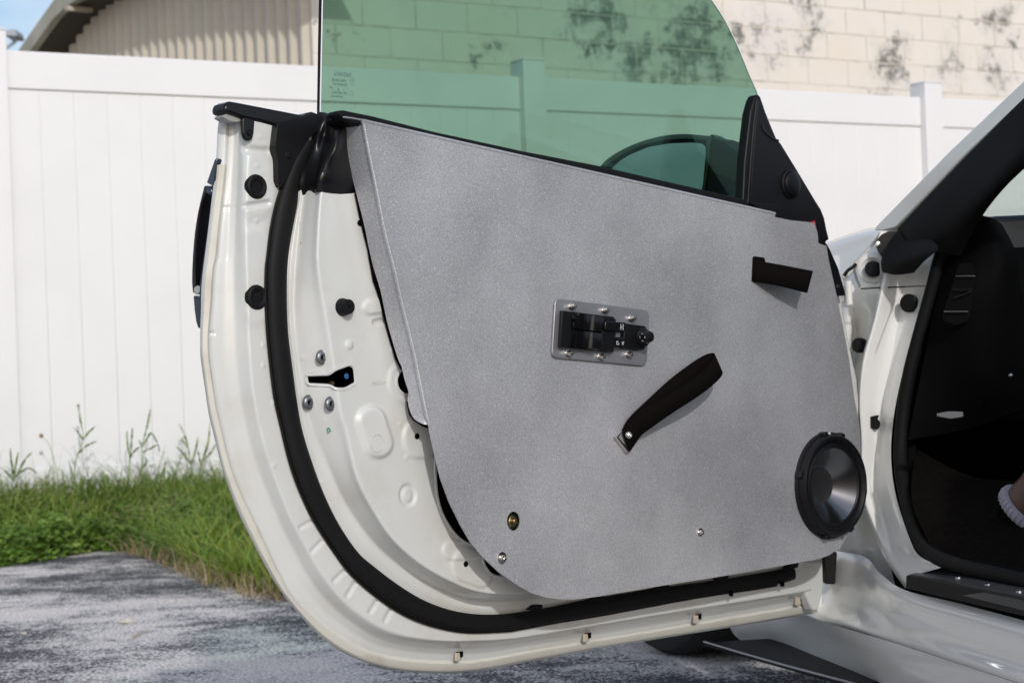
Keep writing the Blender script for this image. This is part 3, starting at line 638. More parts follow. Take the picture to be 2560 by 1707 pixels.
H -= caps(608, 374, 668, 380, 2, 14, .0042); H -= caps(612, 516, 668, 508, 2, 9, .0040); H -= caps(560, 520, 600, 518, 1, 6, .0012)
H += caps(640, 440, 640, 480, 40, 22, .0016, 1.3); H += caps(640, 620, 640, 760, 32, 24, .0014, 1.2)
for x, y in [(650, 343), (641, 415), (640, 553), (658, 863), (658, 914), (684, 1006), (686, 1163), (755, 895), (809, 1050), (803, 1205), (1000, 1060), (1017, 1143), (979, 875)]: H += caps(x, y, x, y, 3, 4, .0009, 1.2)
for x0, y0, x1, y1 in [(752, 1318, 788, 1298), (780, 1378, 805, 1352), (835, 1452, 862, 1425), (868, 1490, 889, 1455), (925, 1530, 944, 1500), (963, 1552, 978, 1522)]: H -= caps(x0, y0, x1, y1, 1, 7, .0022)
H -= caps(505, 833, 532, 833, 1, 6, .004); H -= caps(508, 786, 524, 786, 1, 5, .003)
H += caps(1010, 950, 1010, 960, 34, 12, .0022, 1.2)
H -= caps(1765, 1510, 1790, 1440, 1, 4, .0006)
H += .0005*np.sin(PX*.021+PY*.013)*np.sin(PY*.017)
def inpoly(poly):
    c = np.zeros(PX.shape, bool); n = len(poly); j = n-1
    for i in range(n):
        xi, yi = poly[i]; xj, yj = poly[j]
        c ^= ((yi > PY) != (yj > PY)) & (PX < (xj-xi)*(PY-yi)/(yj-yi+1e-12)+xi); j = i
    return c
LATCH = rnd([(764, 937), (822, 935), (838, 923), (874, 910), (886, 918), (890, 958), (863, 973), (840, 973), (824, 964), (768, 961)], 7)
HOLEB = cr1([(1088, 1140), (1088, 1195), (1092, 1239), (1102, 1277), (1120, 1312), (1143, 1341), (1164, 1356), (1190, 1362), (1230, 1340), (1200, 1240), (1150, 1160), (1110, 1120)], 3, True)
HOLEC = ell(1019, 953, 29, 34); HOLED = cr1([(1206, 1392), (1215, 1420), (1232, 1437), (1262, 1440), (1270, 1410), (1235, 1385)], 3, True)
HOLES = [LATCH, HOLEB, HOLEC, HOLED]
inside = np.zeros(PX.shape, bool)
for h_ in HOLES: inside |= inpoly(h_)
# vectorised unprojection onto the door
fw, rt, up = np.array(Fw), np.array(Rt), np.array(Up); dn, do, cc = np.array(DN), np.array(DO), np.array(CAM)
def Dnp(px, py, n):
    d = fw[None, None]+rt*((px-CX)/F)[..., None]+up*((CY-py)/F)[..., None]
    t = ((do-cc).dot(dn)+n)/(d@dn); return cc+d*t[..., None]
S = Dnp(PX, PY, NN)+dn*H[..., None]
vs = S.reshape(-1, 3); idx = np.arange(NC*NA).reshape(NC, NA)
q = np.stack([idx[:-1, :-1], idx[:-1, 1:], idx[1:, 1:], idx[1:, :-1]], -1).reshape(-1, 4)
ins = inside.reshape(-1); q = q[~(ins[q].sum(1) >= 1)]
me = bpy.data.meshes.new('door_shell'); me.from_pydata([tuple(v) for v in vs], [], [tuple(int(i) for i in f) for f in q])
bm = bmesh.new(); bm.from_mesh(me); bmesh.ops.delete(bm, geom=[v for v in bm.verts if not v.link_faces], context='VERTS'); bm.to_mesh(me); bm.free()
shell = link('door_shell', me, M['paint'], car, label='open white door shell with stamped pads, holes and a sealant hem')
me.set_sharp_from_angle(angle=R(80))
def surf_n(px, py):
    k = np.argmin((PX-px)**2+(PY-py)**2); return float((NN+H).ravel()[k])
# right hand strip of the shell beside the hinges
dslab('hinge_edge', [(2088, 734), (2104, 738), (2110, 790), (2128, 880), (2143, 950), (2148, 1010), (2145, 1120), (2130, 1280), (2090, 1350), (2050, 1385), (2030, 1380), (2060, 1000)], -.035, .02, M['paint'], car, .003)
dslab('hinge_end', [(2000, 1402), (2058, 1402), (2060, 1470), (2046, 1527), (2034, 1527), (2008, 1470)], -.094, .02, M['paint'], car, .004, seg=3)
dslab('outer_skin', [(x+6, y) for x, y in C0[:36:1]]+[(2062, 1400), (2100, 700), (2060, 610), (1950, 520), (1500, 420), (1000, 320)], -.138, .004, M['paint2'], car, 0)
dslab('door_cavity', [(820, 420), (830, 700), (870, 950), (910, 1150), (990, 1320), (1120, 1420), (1300, 1450), (1980, 1350), (2060, 1000), (2040, 640), (1500, 470), (900, 340)], -.082, .003, M['void'], car, 0)
for h_, nm in ((LATCH, 'latch_rim'), (HOLEB, 'opening_rim'), (HOLEC, 'opening_rim'), (HOLED, 'opening_rim')):
    ss = h_[::1]; tube(nm, [D(x, y, surf_n(x, y)-.0008) for x, y in ss], .0024, M['paint'], shell, seg=6, closed=True, nrm=DN)
# sealant line: thin dark seam and pale bead along the hem
def contour_pts(r, n, k0=0, k1=NA, st=4, off=0): return [D(MC[0]+(r[i]+off)*math.cos(angs[i]), MC[1]+(r[i]+off)*math.sin(angs[i]), n) for i in range(k0, k1, st)]
hem_r = RAD[0]*.45+RAD[1]*.55
i_s = int(NA*.055)
vsl = []; fsl = []
ids = list(range(i_s, NA-8, 3))
for i in ids:
    for rr_, nn_ in ((RAD[0][i]*.86+RAD[1][i]*.14, -.1226), (RAD[0][i]*.7+RAD[1][i]*.3, -.1195), (RAD[0][i]*.2+RAD[1][i]*.8, -.1165), (RAD[0][i]*.02+RAD[1][i]*.98, -.1195)):
        vsl.append(D(MC[0]+rr_*math.cos(angs[i]), MC[1]+rr_*math.sin(angs[i]), nn_))
for a in range(len(ids)-1):
    for b in range(3): k = a*4+b; fsl.append((k, k+4, k+5, k+1))
pyd('sealant_bead', vsl, fsl, M['sealant'], shell)
# weather seal
sm_ = (RAD[3]+RAD[4])/2; hw = (RAD[3]-RAD[4])/2
pts = []; rads = []
for i in range(14, NA-6, 4):
    c = D(MC[0]+sm_[i]*math.cos(angs[i]), MC[1]+sm_[i]*math.sin(angs[i]), -.082)
    e = D(MC[0]+RAD[3][i]*math.cos(angs[i]), MC[1]+RAD[3][i]*math.sin(angs[i]), -.082)
    pts.append(c); rads.append((e-c).length*(.96 if i < NA*.6 else .96+.22*min(1, (i-NA*.6)/(NA*.15))))
seal = tube('weather_seal', pts, rads, M['rubber'], car, seg=14, flat=.5, nrm=DN)
lip = [D(MC[0]+(RAD[3][i]+3)*math.cos(angs[i]), MC[1]+(RAD[3][i]+3)*math.sin(angs[i]), -.087) for i in range(40, NA-20, 4)]
tube('seal_lip', lip, .0035, M['rubber'], seal, seg=6, flat=.6, nrm=DN)

# ---- black corner mouldings at the window end of the door
dslab('corner_moulding', rnd([(694, 308), (687, 368), (694, 398), (694, 452), (702, 470), (716, 455), (740, 400), (770, 350), (800, 322), (818, 296), (790, 284)], 5), -.079, .012, M['plastic'], car, .002)
lathe('moulding_button', D(721, 388, -.079), DN, [(.0, .0025), (.004, .002), (.0055, 0), (.0055, -.003)], M['plastic'], car, 16)
# moulded black cover with folds
rows = [[(796, 280, -.076), (812, 282, -.066), (826, 286, -.054), (838, 288, -.062), (862, 292, -.045), (905, 300, -.038)],
        [(788, 320, -.078), (800, 330, -.064), (815, 335, -.076), (842, 330, -.052), (868, 330, -.046), (910, 335, -.038)],
        [(776, 365, -.080), (790, 360, -.070), (808, 368, -.078), (835, 372, -.052), (862, 372, -.050), (915, 375, -.038)],
        [(762, 405, -.080), (778, 400, -.072), (800, 405, -.070), (815, 410, -.050), (858, 412, -.048), (920, 415, -.038)],
        [(748, 450, -.080), (765, 448, -.074), (790, 448, -.064), (803, 450, -.048), (860, 452, -.044), (930, 455, -.038)],
        [(744, 492, -.078), (770, 484, -.070), (788, 482, -.056), (802, 480, -.046), (872, 487, -.040), (935, 480, -.038)]]
def catd(rows): return [[D(x, y, n) for x, y, n in r] for r in rows]
rows = [[(x, y, surf_n(x, y)+.0035+b) for (x, y, _), b in zip(r, bb_)] for r, bb_ in zip(rows, [(.0, .006, .012, .004, .010, .002), (.0, .008, .003, .012, .008, .002), (.0, .007, .002, .012, .005, .002), (.0, .005, .003, .011, .004, .002), (.0, .004, .004, .009, .003, .001), (-.006, -.004, -.003, -.002, -.004, -.004)])]
sheet('moulded_cover', catd(rows), M['molded'], car, k=7, back=-DN, th=.002)
# outer belt strip (free edge of the outer window seal)
dslab('belt_strip', [(562, 281), (562, 268), (566, 258), (576, 253), (590, 255), (760, 288), (770, 282), (782, 279), (797, 284), (800, 330), (766, 326), (735, 325), (690, 316), (650, 305), (608, 297), (585, 288)], -.088, .030, M['gloss'], car, .004, seg=3)
dslab('strip_tab', rnd([(606, 292), (638, 300), (635, 338), (630, 352), (614, 352), (607, 335)], 8), -.0855, .006, M['gloss'], car, .002)
lathe('tab_screw', D(624, 333, -.0855), DN, [(0, .0035), (.003, .003), (.0045, .0005), (.0045, -.002)], M['plastic'], car, 16)
dslab('strip_cap', rnd([(556, 292), (566, 284), (590, 289), (608, 298), (598, 306), (575, 303)], 5), -.093, .02, M['capgrey'], car, .003)
# plugs in the shut face
for px, py in ((641, 467), (642, 743)):
    n0 = surf_n(px, py)
    o = lathe('rubber_plug', D(px, py, n0), DN, [(0, .0008), (.0082, .0008), (.0085, .0022), (.0125, .0036), (.0150, .0022), (.0160, 0), (.0160, -.004)], M['rubber'], car, 32)
# bump stop
n0 = surf_n(857, 768)
lathe('bump_stop', D(855, 768, n0-.001), DN, [(.0118, 0), (.0116, .003), (.0102, .008), (.0096, .0145), (.0088, .0155), (.0018, .0155), (.0016, .012), (0, .012)], M['rubber'], car, 28)
# latch screws
for px, py in ((804, 893), (771, 1005), (826, 1009)):
    n0 = surf_n(px, py)
    s_ = lathe('latch_screw', D(px, py, n0+.0022), DN, [(.0095, 0), (.0095, .0006), (.0078, .0008), (.0072, .0018), (.0055, .0026), (.0036, .0029), (.0034, .0012), (0, .0012)], M['zinc'], car, 24)
    for k in range(3):
        a = k*math.pi/3; d = (DU*math.cos(a)+DV*math.sin(a))
        prism('drive_star', [D(px, py, n0+.0040)+d*.0034+DV.cross(d)*.0]+[D(px, py, n0+.0040)+(DU*math.cos(a+g)+DV*math.sin(a+g))*rr for g, rr in ((.35, .0012), (math.pi-.35, .0012), (math.pi, .0034), (math.pi+.35, .0012), (-.35, .0012))], DN*.0016, M['void'], s_)
# latch inside its opening
lat = dslab('door_latch', rnd([(760, 928), (900, 905), (900, 980), (760, 972)], 6), -.100, .005, M['void'], car, .001)
tube('latch_hook', [D(x, y, surf_n(x, y-40)-.012) for x, y in ((770, 960), (800, 961), (826, 966), (848, 972))], .0012, M['brass'], lat, seg=8)
lathe('latch_pin', D(827, 958, surf_n(827, 915)-.012), DN, [(0, .004), (.0028, .004), (.0032, 0)], M['brass'], lat, 12)
lathe('blue_dot', D(866, 940, -.060), DN, [(0, .0006), (.0036, .0006), (.0038, 0)], M['blue'], lat, 16)
# small holes
for px, py in ((900, 558), (1043, 1090), (1165, 1409)):
    lathe('drill_hole', D(px, py, surf_n(px, py)+.0002), DN, [(0, .0002), (.0033, .0002), (.0038, .0004), (.0044, -.0006)], M['void'], car, 16)
# marks on the shell
def text(name, body, c, xd, yd, size, mat, parent, mirror=False, th=.0002, align='CENTER'):
    cu = bpy.data.curves.new(name, 'FONT'); cu.body = body; cu.size = size; cu.align_x = align; cu.align_y = 'CENTER'; cu.extrude = th; cu.resolution_u = 2
    ob = bpy.data.objects.new(name, cu); me = bpy.data.meshes.new_from_object(ob); bpy.data.objects.remove(ob)
    zd = xd.cross(yd)
    for v in me.vertices:
        x, y, z = v.co; x = -x if mirror else x; v.co = c + xd*x + yd*y + zd*z
    return link(name, me, mat, parent, smooth=False)
text('stamped_name', 'NISSAN', D(950, 957, surf_n(950, 957)+.0004), DU, DV, .0075, M['emboss'], shell)
text('ink_mark', 'B', D(824, 1074, surf_n(824, 1074)+.0004), DV*-1, DU, .013, M['green'], shell)
M['smudge'] = pmat('old_glue', (.50, .43, .30), .8, col2=(.38, .33, .26), nscale=260)
M['smudge2'] = pmat('grey_smudge', (.42, .42, .38), .7, col2=(.62, .62, .57), nscale=300)
def blob(name, pts, mat): dslab(name, cr1(pts, 3, True), surf_n(*pts[0])+.0007, .0012, mat, shell, 0)
blob('glue_residue', [(752, 605), (764, 598), (771, 612), (768, 628), (763, 636), (757, 622)], M['smudge'])
blob('glue_smear', [(750, 557), (757, 553), (763, 565), (760, 580), (756, 596), (753, 578)], M['smudge2'])
tube('witness_ring', [D(x, y, surf_n(935, 1110)+.0003) for x, y in ell(943, 1108, 16, 22)], .0004, M['smudge2'], shell, seg=4, closed=True, nrm=DN)
# drain clips along the bottom hem
for px, py in ((1149, 1640), (1469, 1593), (1745, 1546), (2000, 1501)):
    n0 = -.114
    dslab('drain_slot', [(px-7, py-11), (px+9, py-13), (px+9, py+1), (px-3, py+4)], n0+.004, .002, M['void'], car, 0)
    dslab('drain_clip', [(px-9, py-9), (px+1, py-9), (px+3, py+10), (px-10, py+12)], n0+.0065, .003, M['beige'], car, .001)
for px, py in ((1344, 1517), (1497, 1493), (1660, 1466), (1810, 1442), (1984, 1413)):
    dslab('seal_clip', rnd([(px-20, py+8), (px-4, py-6), (px+14, py-7), (px+10, py+6)], 4), -.060, .01, M['rubber'], car, .002)
for px, py in ((1831, 1484), (1959, 1460)): dslab('seal_dowel', [(px-3, py-7), (px+3, py-8), (px+3, py+6), (px-2, py+6)], -.072, .006, M['void'], car)

# ---- bare aluminium trim panel
bend = [(907, 312), (917, 368), (937, 467), (959, 579), (984, 676), (1001, 754), (1029, 867), (1048, 960), (1064, 1039), (1072, 1061)]
outl = [(907, 300)] + [(1936, 532), (1938, 543), (1978, 551), (2036, 557), (2044, 583), (2046, 608), (2066, 615), (2072, 650), (2091, 736), (2105, 803), (2123, 899), (2136, 997), (2146, 1046), (2151, 1086), (2152, 1138), (2152, 1240), (2147, 1269), (2132, 1309), (2119, 1337), (2101, 1367), (2073, 1387), (2045, 1397)] + \
       [(1810, 1439), (1657, 1463), (1504, 1489), (1446, 1497), (1402, 1498), (1361, 1492), (1327, 1481), (1293, 1462), (1250, 1432), (1206, 1391), (1176, 1354), (1152, 1312), (1123, 1253), (1102, 1195), (1091, 1151), (1079, 1098)] + list(reversed(bend))
hole = ell(1284, 1302, 16.5, 24, 24)
panel = dslab('trim_panel', outl, 0, .002, M['alu'], car, 0, [hole, [D(2070, 1213, 0)+(DU*math.cos(i*math.pi/24)+DV*math.sin(i*math.pi/24))*.067 for i in range(48)]], label='bare blasted aluminium door panel')
# rounded edge bead of the panel (folded lip)
def D2(px, py, n, off=(0, 0)): return D(px+off[0], py+off[1], n)
tube('top_fold', [D(x, y+3, -.0022) for x, y in [(905+i*(1936-905)/24, 300+i*(532-300)/24) for i in range(25)]], .0030, M['alu'], panel, seg=10)
bp_ = cr1(bend, 4)
tube('side_fold', [D(x+2.5, y, -.0022) for x, y in bp_], .0028, M['alu'], panel, seg=10)
fl = [(858, 317), (854, 326), (866, 382), (878, 433), (892, 489), (911, 565), (922, 620), (934, 670), (951, 726), (967, 802), (981, 852), (995, 897), (1004, 917), (1012, 951), (1021, 979), (1019, 1001), (1026, 1030), (1037, 1048), (1056, 1059), (1070, 1061)]
flr = cr1(fl, 3); L1 = len(flr)
bb = []
bl = np.array(cr1(bend, 8)); ln = np.concatenate([[0], np.cumsum(np.hypot(*np.diff(bl, axis=0).T))])
fa = np.array(flr); lf = np.concatenate([[0], np.cumsum(np.hypot(*np.diff(fa, axis=0).T))]); lf = lf/lf[-1]*ln[-1]
bx = np.interp(lf, ln, bl[:, 0]); by = np.interp(lf, ln, bl[:, 1])
row0 = [D(x, y, -.0045) for x, y in zip(bx, by)]
# the flange runs straight back from the bend: depth so that it lands on the traced outer line
def back_n(bxv, x): return -max(.002, (bxv-x))/1290.0
row2 = [D(x, y, back_n(b, x)-.001) for (x, y), b in zip(flr, bx)]
row1 = [a.lerp(c, .5) for a, c in zip(row0, row2)]
sheet('side_flange', [row0, row1, row2], M['alu'], panel, back=DU, th=.0018, lin=True)
# black sheets paint the shaded gap and clip behind the flange
dslab('panel_gap_shade', [(888, 480), (901, 545), (912, 590), (920, 620), (925, 650), (934, 700), (949, 745), (962, 800), (976, 850), (990, 897), (1004, 925), (1012, 925), (1006, 860), (988, 800), (970, 730), (952, 680), (936, 620), (921, 560), (904, 480)], -.0402, .002, M['cabin'], car, 0)
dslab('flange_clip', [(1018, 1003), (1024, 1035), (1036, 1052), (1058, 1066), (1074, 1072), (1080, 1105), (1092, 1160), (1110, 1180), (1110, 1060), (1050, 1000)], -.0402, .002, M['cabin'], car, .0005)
# fasteners on the panel
def cap_screw(px, py, n, r, h, mat, parent, name='cap_screw', washer=0):
    pr = []
    if washer: pr += [(washer, 0), (washer, .0012), (r*1.02, .0013)]
    else: pr += [(r*1.5, 0), (r*1.4, .0006), (r, .0008)]
    pr += [(r, h*.85), (r*.88, h), (r*.5, h), (r*.46, h*.55), (0, h*.55)]
    return lathe(name, D(px, py, n), DN, pr, mat, parent, 20)
cap_screw(1254, 1394, 0, .0040, .0058, M['chrome'], panel, washer=.0082); cap_screw(1750, 1330, 0, .0036, .0055, M['chrome'], panel, washer=.0062)
nut = prism('hex_nut', [D(1282, 1302, .001)+(DU*math.cos(i*math.pi/3)+DV*math.sin(i*math.pi/3))*.0075 for i in range(6)], -DN*.012, M['olive'], panel, .0006)
lathe('bolt_end', D(1282, 1302, .001), DN, [(.0035, -.001), (.0035, .005), (.0025, .006), (0, .006)], M['brass'], panel, 14)
lathe('nut_washer', D(1282, 1302, -.010), DN, [(0, 0), (.011, 0), (.0115, -.002)], M['olive'], panel, 20)
# ---- window switch cluster
plate_px = rnd([(1389, 745), (1624, 776), (1617, 915), (1380, 893)], 16, 5)
plate = dslab('switch_plate', plate_px, .0045, .003, M['plate'], car, .0006)
for px, py in ((1428, 766), (1510, 776), (1577, 796), (1419, 883), (1500, 891), (1569, 886)): cap_screw(px, py, .0045, .0038, .0085, M['chrome'], plate)
sw = dslab('switch_body', [(1406, 776), (1536, 792), (1535, 880), (1400, 867)], .010, .0055, M['plastic'], car, .0008)
dslab('end_block', [(1406, 777), (1430, 781), (1425, 869), (1401, 866)], .0135, .0034, M['plastic'], sw, .0008)
for i in range(4): dslab('grip_rib', [(1432+i*2, 787+i*19), (1446, 788+i*19), (1445, 799+i*19), (1431+i*2, 798+i*19)], .0150, .0048, M['plastic'], sw, .0005)
for top, bot in (((1448, 784), (1444, 822)), ((1444, 826), (1440, 866))):
    w_ = 62; rows = []
    for k in range(9):
        t = k/8; nn = .021-.0045*math.sin(math.pi*min(1, t*1.5))+.003*max(0, t-.67)*3
        sl = .12*w_*t
        rows.append([D(top[0]+w_*t, top[1]+sl, nn), D((top[0]+bot[0])/2+w_*t, (top[1]+bot[1])/2+sl, nn+.0006), D(bot[0]+w_*t, bot[1]+sl, nn)])
    sheet('rocker_switch', rows, M['gloss'], sw, k=3, th=.011, back=-DN)
dslab('switch_housing', [(1508, 791), (1540, 797), (1540, 812), (1533, 878), (1503, 874)], .016, .010, M['plastic'], sw, .0008)
dslab('lock_switch', rnd([(1514, 803), (1565, 806), (1563, 829), (1512, 824)], 3), .021, .008, M['gloss'], sw, .001)
dslab('lock_switch', rnd([(1534, 845), (1562, 846), (1561, 868), (1532, 866)], 3), .016, .008, M['gloss'], sw, .001)
dslab('bridge_block', [(1536, 812), (1566, 812), (1560, 870), (1534, 866)], .008, .004, M['plastic'], sw, .0006)
dslab('indicator', [(1540, 831), (1551, 832), (1550, 843), (1539, 842)], .0105, .003, M['plate'], sw, .0002)
mj = dslab('mirror_switch_block', rnd([(1562, 808), (1614, 815), (1617, 826), (1613, 872), (1605, 875), (1558, 871)], 3), .011, .0065, M['plastic'], car, .001)
lathe('knob_collar', D(1606, 843, .011), DN, [(.014, 0), (.0138, .003), (.0115, .005), (.011, .007), (.009, .009)], M['rubber'], mj, 28)
lathe('mirror_knob', D(1606, 843, .018), DN, [(.0078, 0), (.0072, .002), (.0082, .006), (.0082, .014), (.0072, .0162), (.0045, .0172), (0, .0172)], M['plastic'], mj, 28)
def icon(strokes, cx, cy, n, par, r=.00022):
    for st_ in strokes: tube('icon_line', [D(cx+x, cy+y, n) for x, y in st_], r, M['icon'], par, seg=4, nrm=DN)
win = [[(-4, 9), (-4, 0), (-1, -9), (3, -8), (3, 1), (2, 9), (-4, 9)], [(-2, 5), (0, 0), (2, 5)]]
icon(win, 1494, 811, .0212, sw); icon(win, 1491, 850, .0212, sw)
icon([[(-3, -7), (-4, 7), (3, 8), (4, -6), (-3, -7)], [(-3, -4), (3, 6)], [(-3, 5), (3, -4)]], 1555, 817, .0214, sw)
icon([[(-3, -3), (-3, 4), (2, 4), (2, 0)], [(-3, -4), (1, -3)]], 1545, 857, .0164, sw, .0004); icon([[(-2, -3), (-1, 1), (2, 1), (2, -3)], [(-2, 4), (2, 4)]], 1557, 857, .0164, sw, .0004)
kc = D(1606, 843, .0354)
for k in range(4):
    a = k*math.pi/2; d = DU*math.cos(a)+DV*math.sin(a); e = DU*math.cos(a+1.57)+DV*math.sin(a+1.57)
    tube('arrow_mark', [kc+d*.0045+e*.0014, kc+d*.0058, kc+d*.0045-e*.0014], .00022, M['icon'], mj, seg=4)
# ---- straps
def ribbon(name, pairs, mat, th, parent=car):
    pr = cr1([(a[0], a[1], b[0], b[1], n) for a, b, n in pairs], 5)
    vs = []; fs = []
    for x0, y0, x1, y1, n in pr:
        a, b = D(x0, y0, n), D(x1, y1, n); vs += [a, a.lerp(b, .5), b]
    for i in range(len(pr)-1):
        for j in (0, 1): k = i*3+j; fs.append((k, k+3, k+4, k+1))
    o = pyd(name, vs, fs, mat, parent); s_ = o.modifiers.new('thickness', 'SOLIDIFY'); s_.thickness = th; s_.offset = 0; return o
loop = ribbon('pull_strap', [((1555, 1076), (1573, 1128), .0035), ((1573, 1045), (1603, 1085), .007), ((1621, 998), (1650, 1043), .012), ((1677, 947), (1703, 998), .016), ((1733, 905), (1757, 957), .022), ((1764, 887), (1788, 938), .029),
        ((1783, 883), (1803, 930), .036), ((1785, 892), (1805, 934), .041), ((1777, 908), (1798, 946), .045), ((1755, 932), (1772, 970), .047), ((1719, 958), (1733, 998), .045), ((1649, 1003), (1677, 1034), .034), ((1604, 1028), (1622, 1073), .020), ((1580, 1047), (1601, 1090), .010), ((1556, 1078), (1573, 1130), .0055)], M['webbing'], .0022)
loop['label'] = 'long folded black webbing pull strap'
lathe('strap_screw', D(1571, 1087, .0075), DN, [(.0062, 0), (.0058, .002), (.0042, .0042), (.0024, .005), (.0022, .003), (0, .003)], M['chrome'], loop, 22)
prism('strap_clip', [D(x, y, .008) for x, y in [(1541, 1092), (1545, 1090), (1574, 1127), (1570, 1130)]], -DN*.007, M['chrome'], loop, .0004)
prism('strap_clip', [D(x, y, .009) for x, y in [(1543, 1090), (1555, 1076), (1557, 1078), (1546, 1092)]], -DN*.003, M['chrome'], loop, .0003)
st2 = ribbon('strap_handle', [((1884, 650), (1880, 703), .0012), ((1892, 651), (1889, 705), .003), ((1916, 656), (1912, 708), .012), ((1970, 666), (1962, 718), .028), ((2031, 678), (2017, 732), .040)], M['webbing'], .0035)
st2['label'] = 'short flat black webbing strap'
dslab('strap_slot', rnd([(1883, 640), (1912, 644), (1914, 656), (1888, 704), (1880, 703)], 5), .0012, .0018, M['void'], st2, .0003)
# ---- speaker
sc = D(2070, 1213, 0)
spk = lathe('speaker', sc, DN, [(.0850, 0), (.0850, .0035), (.0835, .006), (.0815, .0065), (.0805, .015), (.0785, .0180), (.0735, .0185), (.0715, .016), (.0700, .0135), (.0665, .0125), (.0650, .0135), (.0615, .0145), (.0595, .0125), (.0590, .011)], M['plastic'], car, 72)
lathe('speaker_cone', sc, DN, [(.0592, .0125), (.045, .0022), (.033, -.0068), (.0262, -.0118)], M['pewter'], spk, 96)
lathe('dust_cap', sc, DN, [(.0266, -.0110), (.0256, -.0114), (.020, -.0130), (.010, -.0142), (0, -.0146)], M['cap'], spk, 48)
for a_, r_ in ((100, .0835), (70, .0835), (165, .0835), (255, .0835), (350, .0835), (300, .0835)):
    a = R(a_); c = sc + (DU*math.cos(a)+DV*math.sin(a))*r_; d = DU*math.cos(a)+DV*math.sin(a); e = DN.cross(d)
    prism('mounting_ear', [c-d*.004-e*.006, c+d*.003-e*.005, c+d*.003+e*.005, c-d*.004+e*.006], DN*.013, M['plastic'], spk, .001)
prism('speaker_terminal', [D(x, y, .0075) for x, y in [(2059, 1081), (2076, 1080), (2077, 1089), (2062, 1090)]], -DN*.004, M['icon'], spk, .0005)
# scuffs under the speaker
for x, y, a, b in ((2104, 1334, 4, 6), (2106, 1345, 3, 3), (2116, 1326, 2, 3)):
    tube('pen_mark', [D(q[0], q[1], .0003) for q in ell(x, y, a, b, 10)], .00035, M['plastic'], panel, seg=4, closed=True, nrm=DN)

# ---- window glass, belt seals, sail panel
gpx = [(803, -60), (800, 100), (797, 284), (797, 340), (900, 360), (1400, 460), (1880, 560), (1905, 300), (1898, 247), (1870, 180), (1842, 112), (1812, 52), (1778, 0), (1700, -105), (1600, -190), (1400, -290), (1150, -345), (810, -350)]
wg = dslab('window_glass', cr1(gpx[7:] , 3)+gpx[:7], -.100, .0038, M['glass'], car, 0)
tube('glass_edge', [D(x, y, -.102) for x, y in [(802, -80), (801, 0), (799, 100), (797.5, 200), (796, 290)]], .0021, M['rubber'], car, seg=8)
tube('ground_edge', [D(x, y, -.0985) for x, y in [(807, -80), (806, 0), (804, 100), (802, 200), (800.5, 288)]], .0009, M['icon'], wg, seg=6)
tube('ground_edge', [D(x, y, -.1019) for x, y in cr1(gpx[7:14], 4)], .0013, M['icon'], wg, seg=6)
dslab('inner_belt_seal', [(846, 285), (849, 276), (860, 276), (934, 291), (1084, 329), (1309, 378), (1500, 415), (1700, 461), (1866, 499), (1890, 530), (1700, 500), (1300, 410), (905, 318), (862, 300)], -.010, .024, M['rubber'], car, .002)
dslab('belt_shelf', [(850, 296), (905, 305), (905, 315), (868, 314), (850, 305)], -.02, .03, M['void'], car)
tube('panel_lip', [D(858, 293, -.0012), D(882, 296, -.0012), D(908, 301, -.0012)], .0011, M['alu'], panel, seg=8)
sail_px = [(1892, 237), (1897, 237), (1902, 242), (1915, 280), (1930, 318), (1943, 348), (1953, 358), (1991, 420), (2039, 500), (2053, 522), (2062, 545), (2068, 575), (2074, 599), (2066, 604), (2066, 616), (2040, 640), (1930, 590), (1852, 545), (1857, 506), (1862, 404), (1876, 283), (1885, 250)]
sail = dslab('sail_panel', sail_px, -.014, .018, M['plastic'], car, .003, seg=3)
tube('sail_bead', [D(x, y, -.0135) for x, y in cr1([(1894, 252), (1885, 330), (1878, 420), (1872, 508)], 5)], .0035, M['gloss'], sail, seg=8, flat=.5, nrm=DN)
tube('sail_crease', [D(x, y, -.0135) for x, y in cr1([(1905, 312), (1909, 325), (1921, 338), (1938, 350), (1946, 352)], 5)], .0022, M['gloss'], sail, seg=8, flat=.6, nrm=DN)
lathe('tweeter_cap', D(1976, 461, -.014), DN, [(.0235, 0), (.0235, .002), (.0205, .0035), (.0198, .003), (.0190, .006), (.0165, .0078), (.009, .009), (0, .0092)], M['plastic'], sail, 36)
dslab('sail_ledge', [(1876, 508), (1945, 510), (1950, 519), (1938, 532), (1900, 522)], -.006, .01, M['rubber'], sail, .001)
dslab('red_clip', [(2030, 553), (2038, 552), (2040, 566), (2034, 562)], -.006, .004, M['red'], sail, .0003)
dslab('hinge_cover', rnd([(2064, 606), (2074, 622), (2096, 672), (2105, 704), (2114, 739), (2088, 741), (2066, 640)], 3), -.016, .02, M['plastic'], car, .003)
lathe('cover_screw', D(2095, 716, -.016), DN, [(0, .002), (.003, .0015), (.0035, 0)], M['chrome'], car, 12)
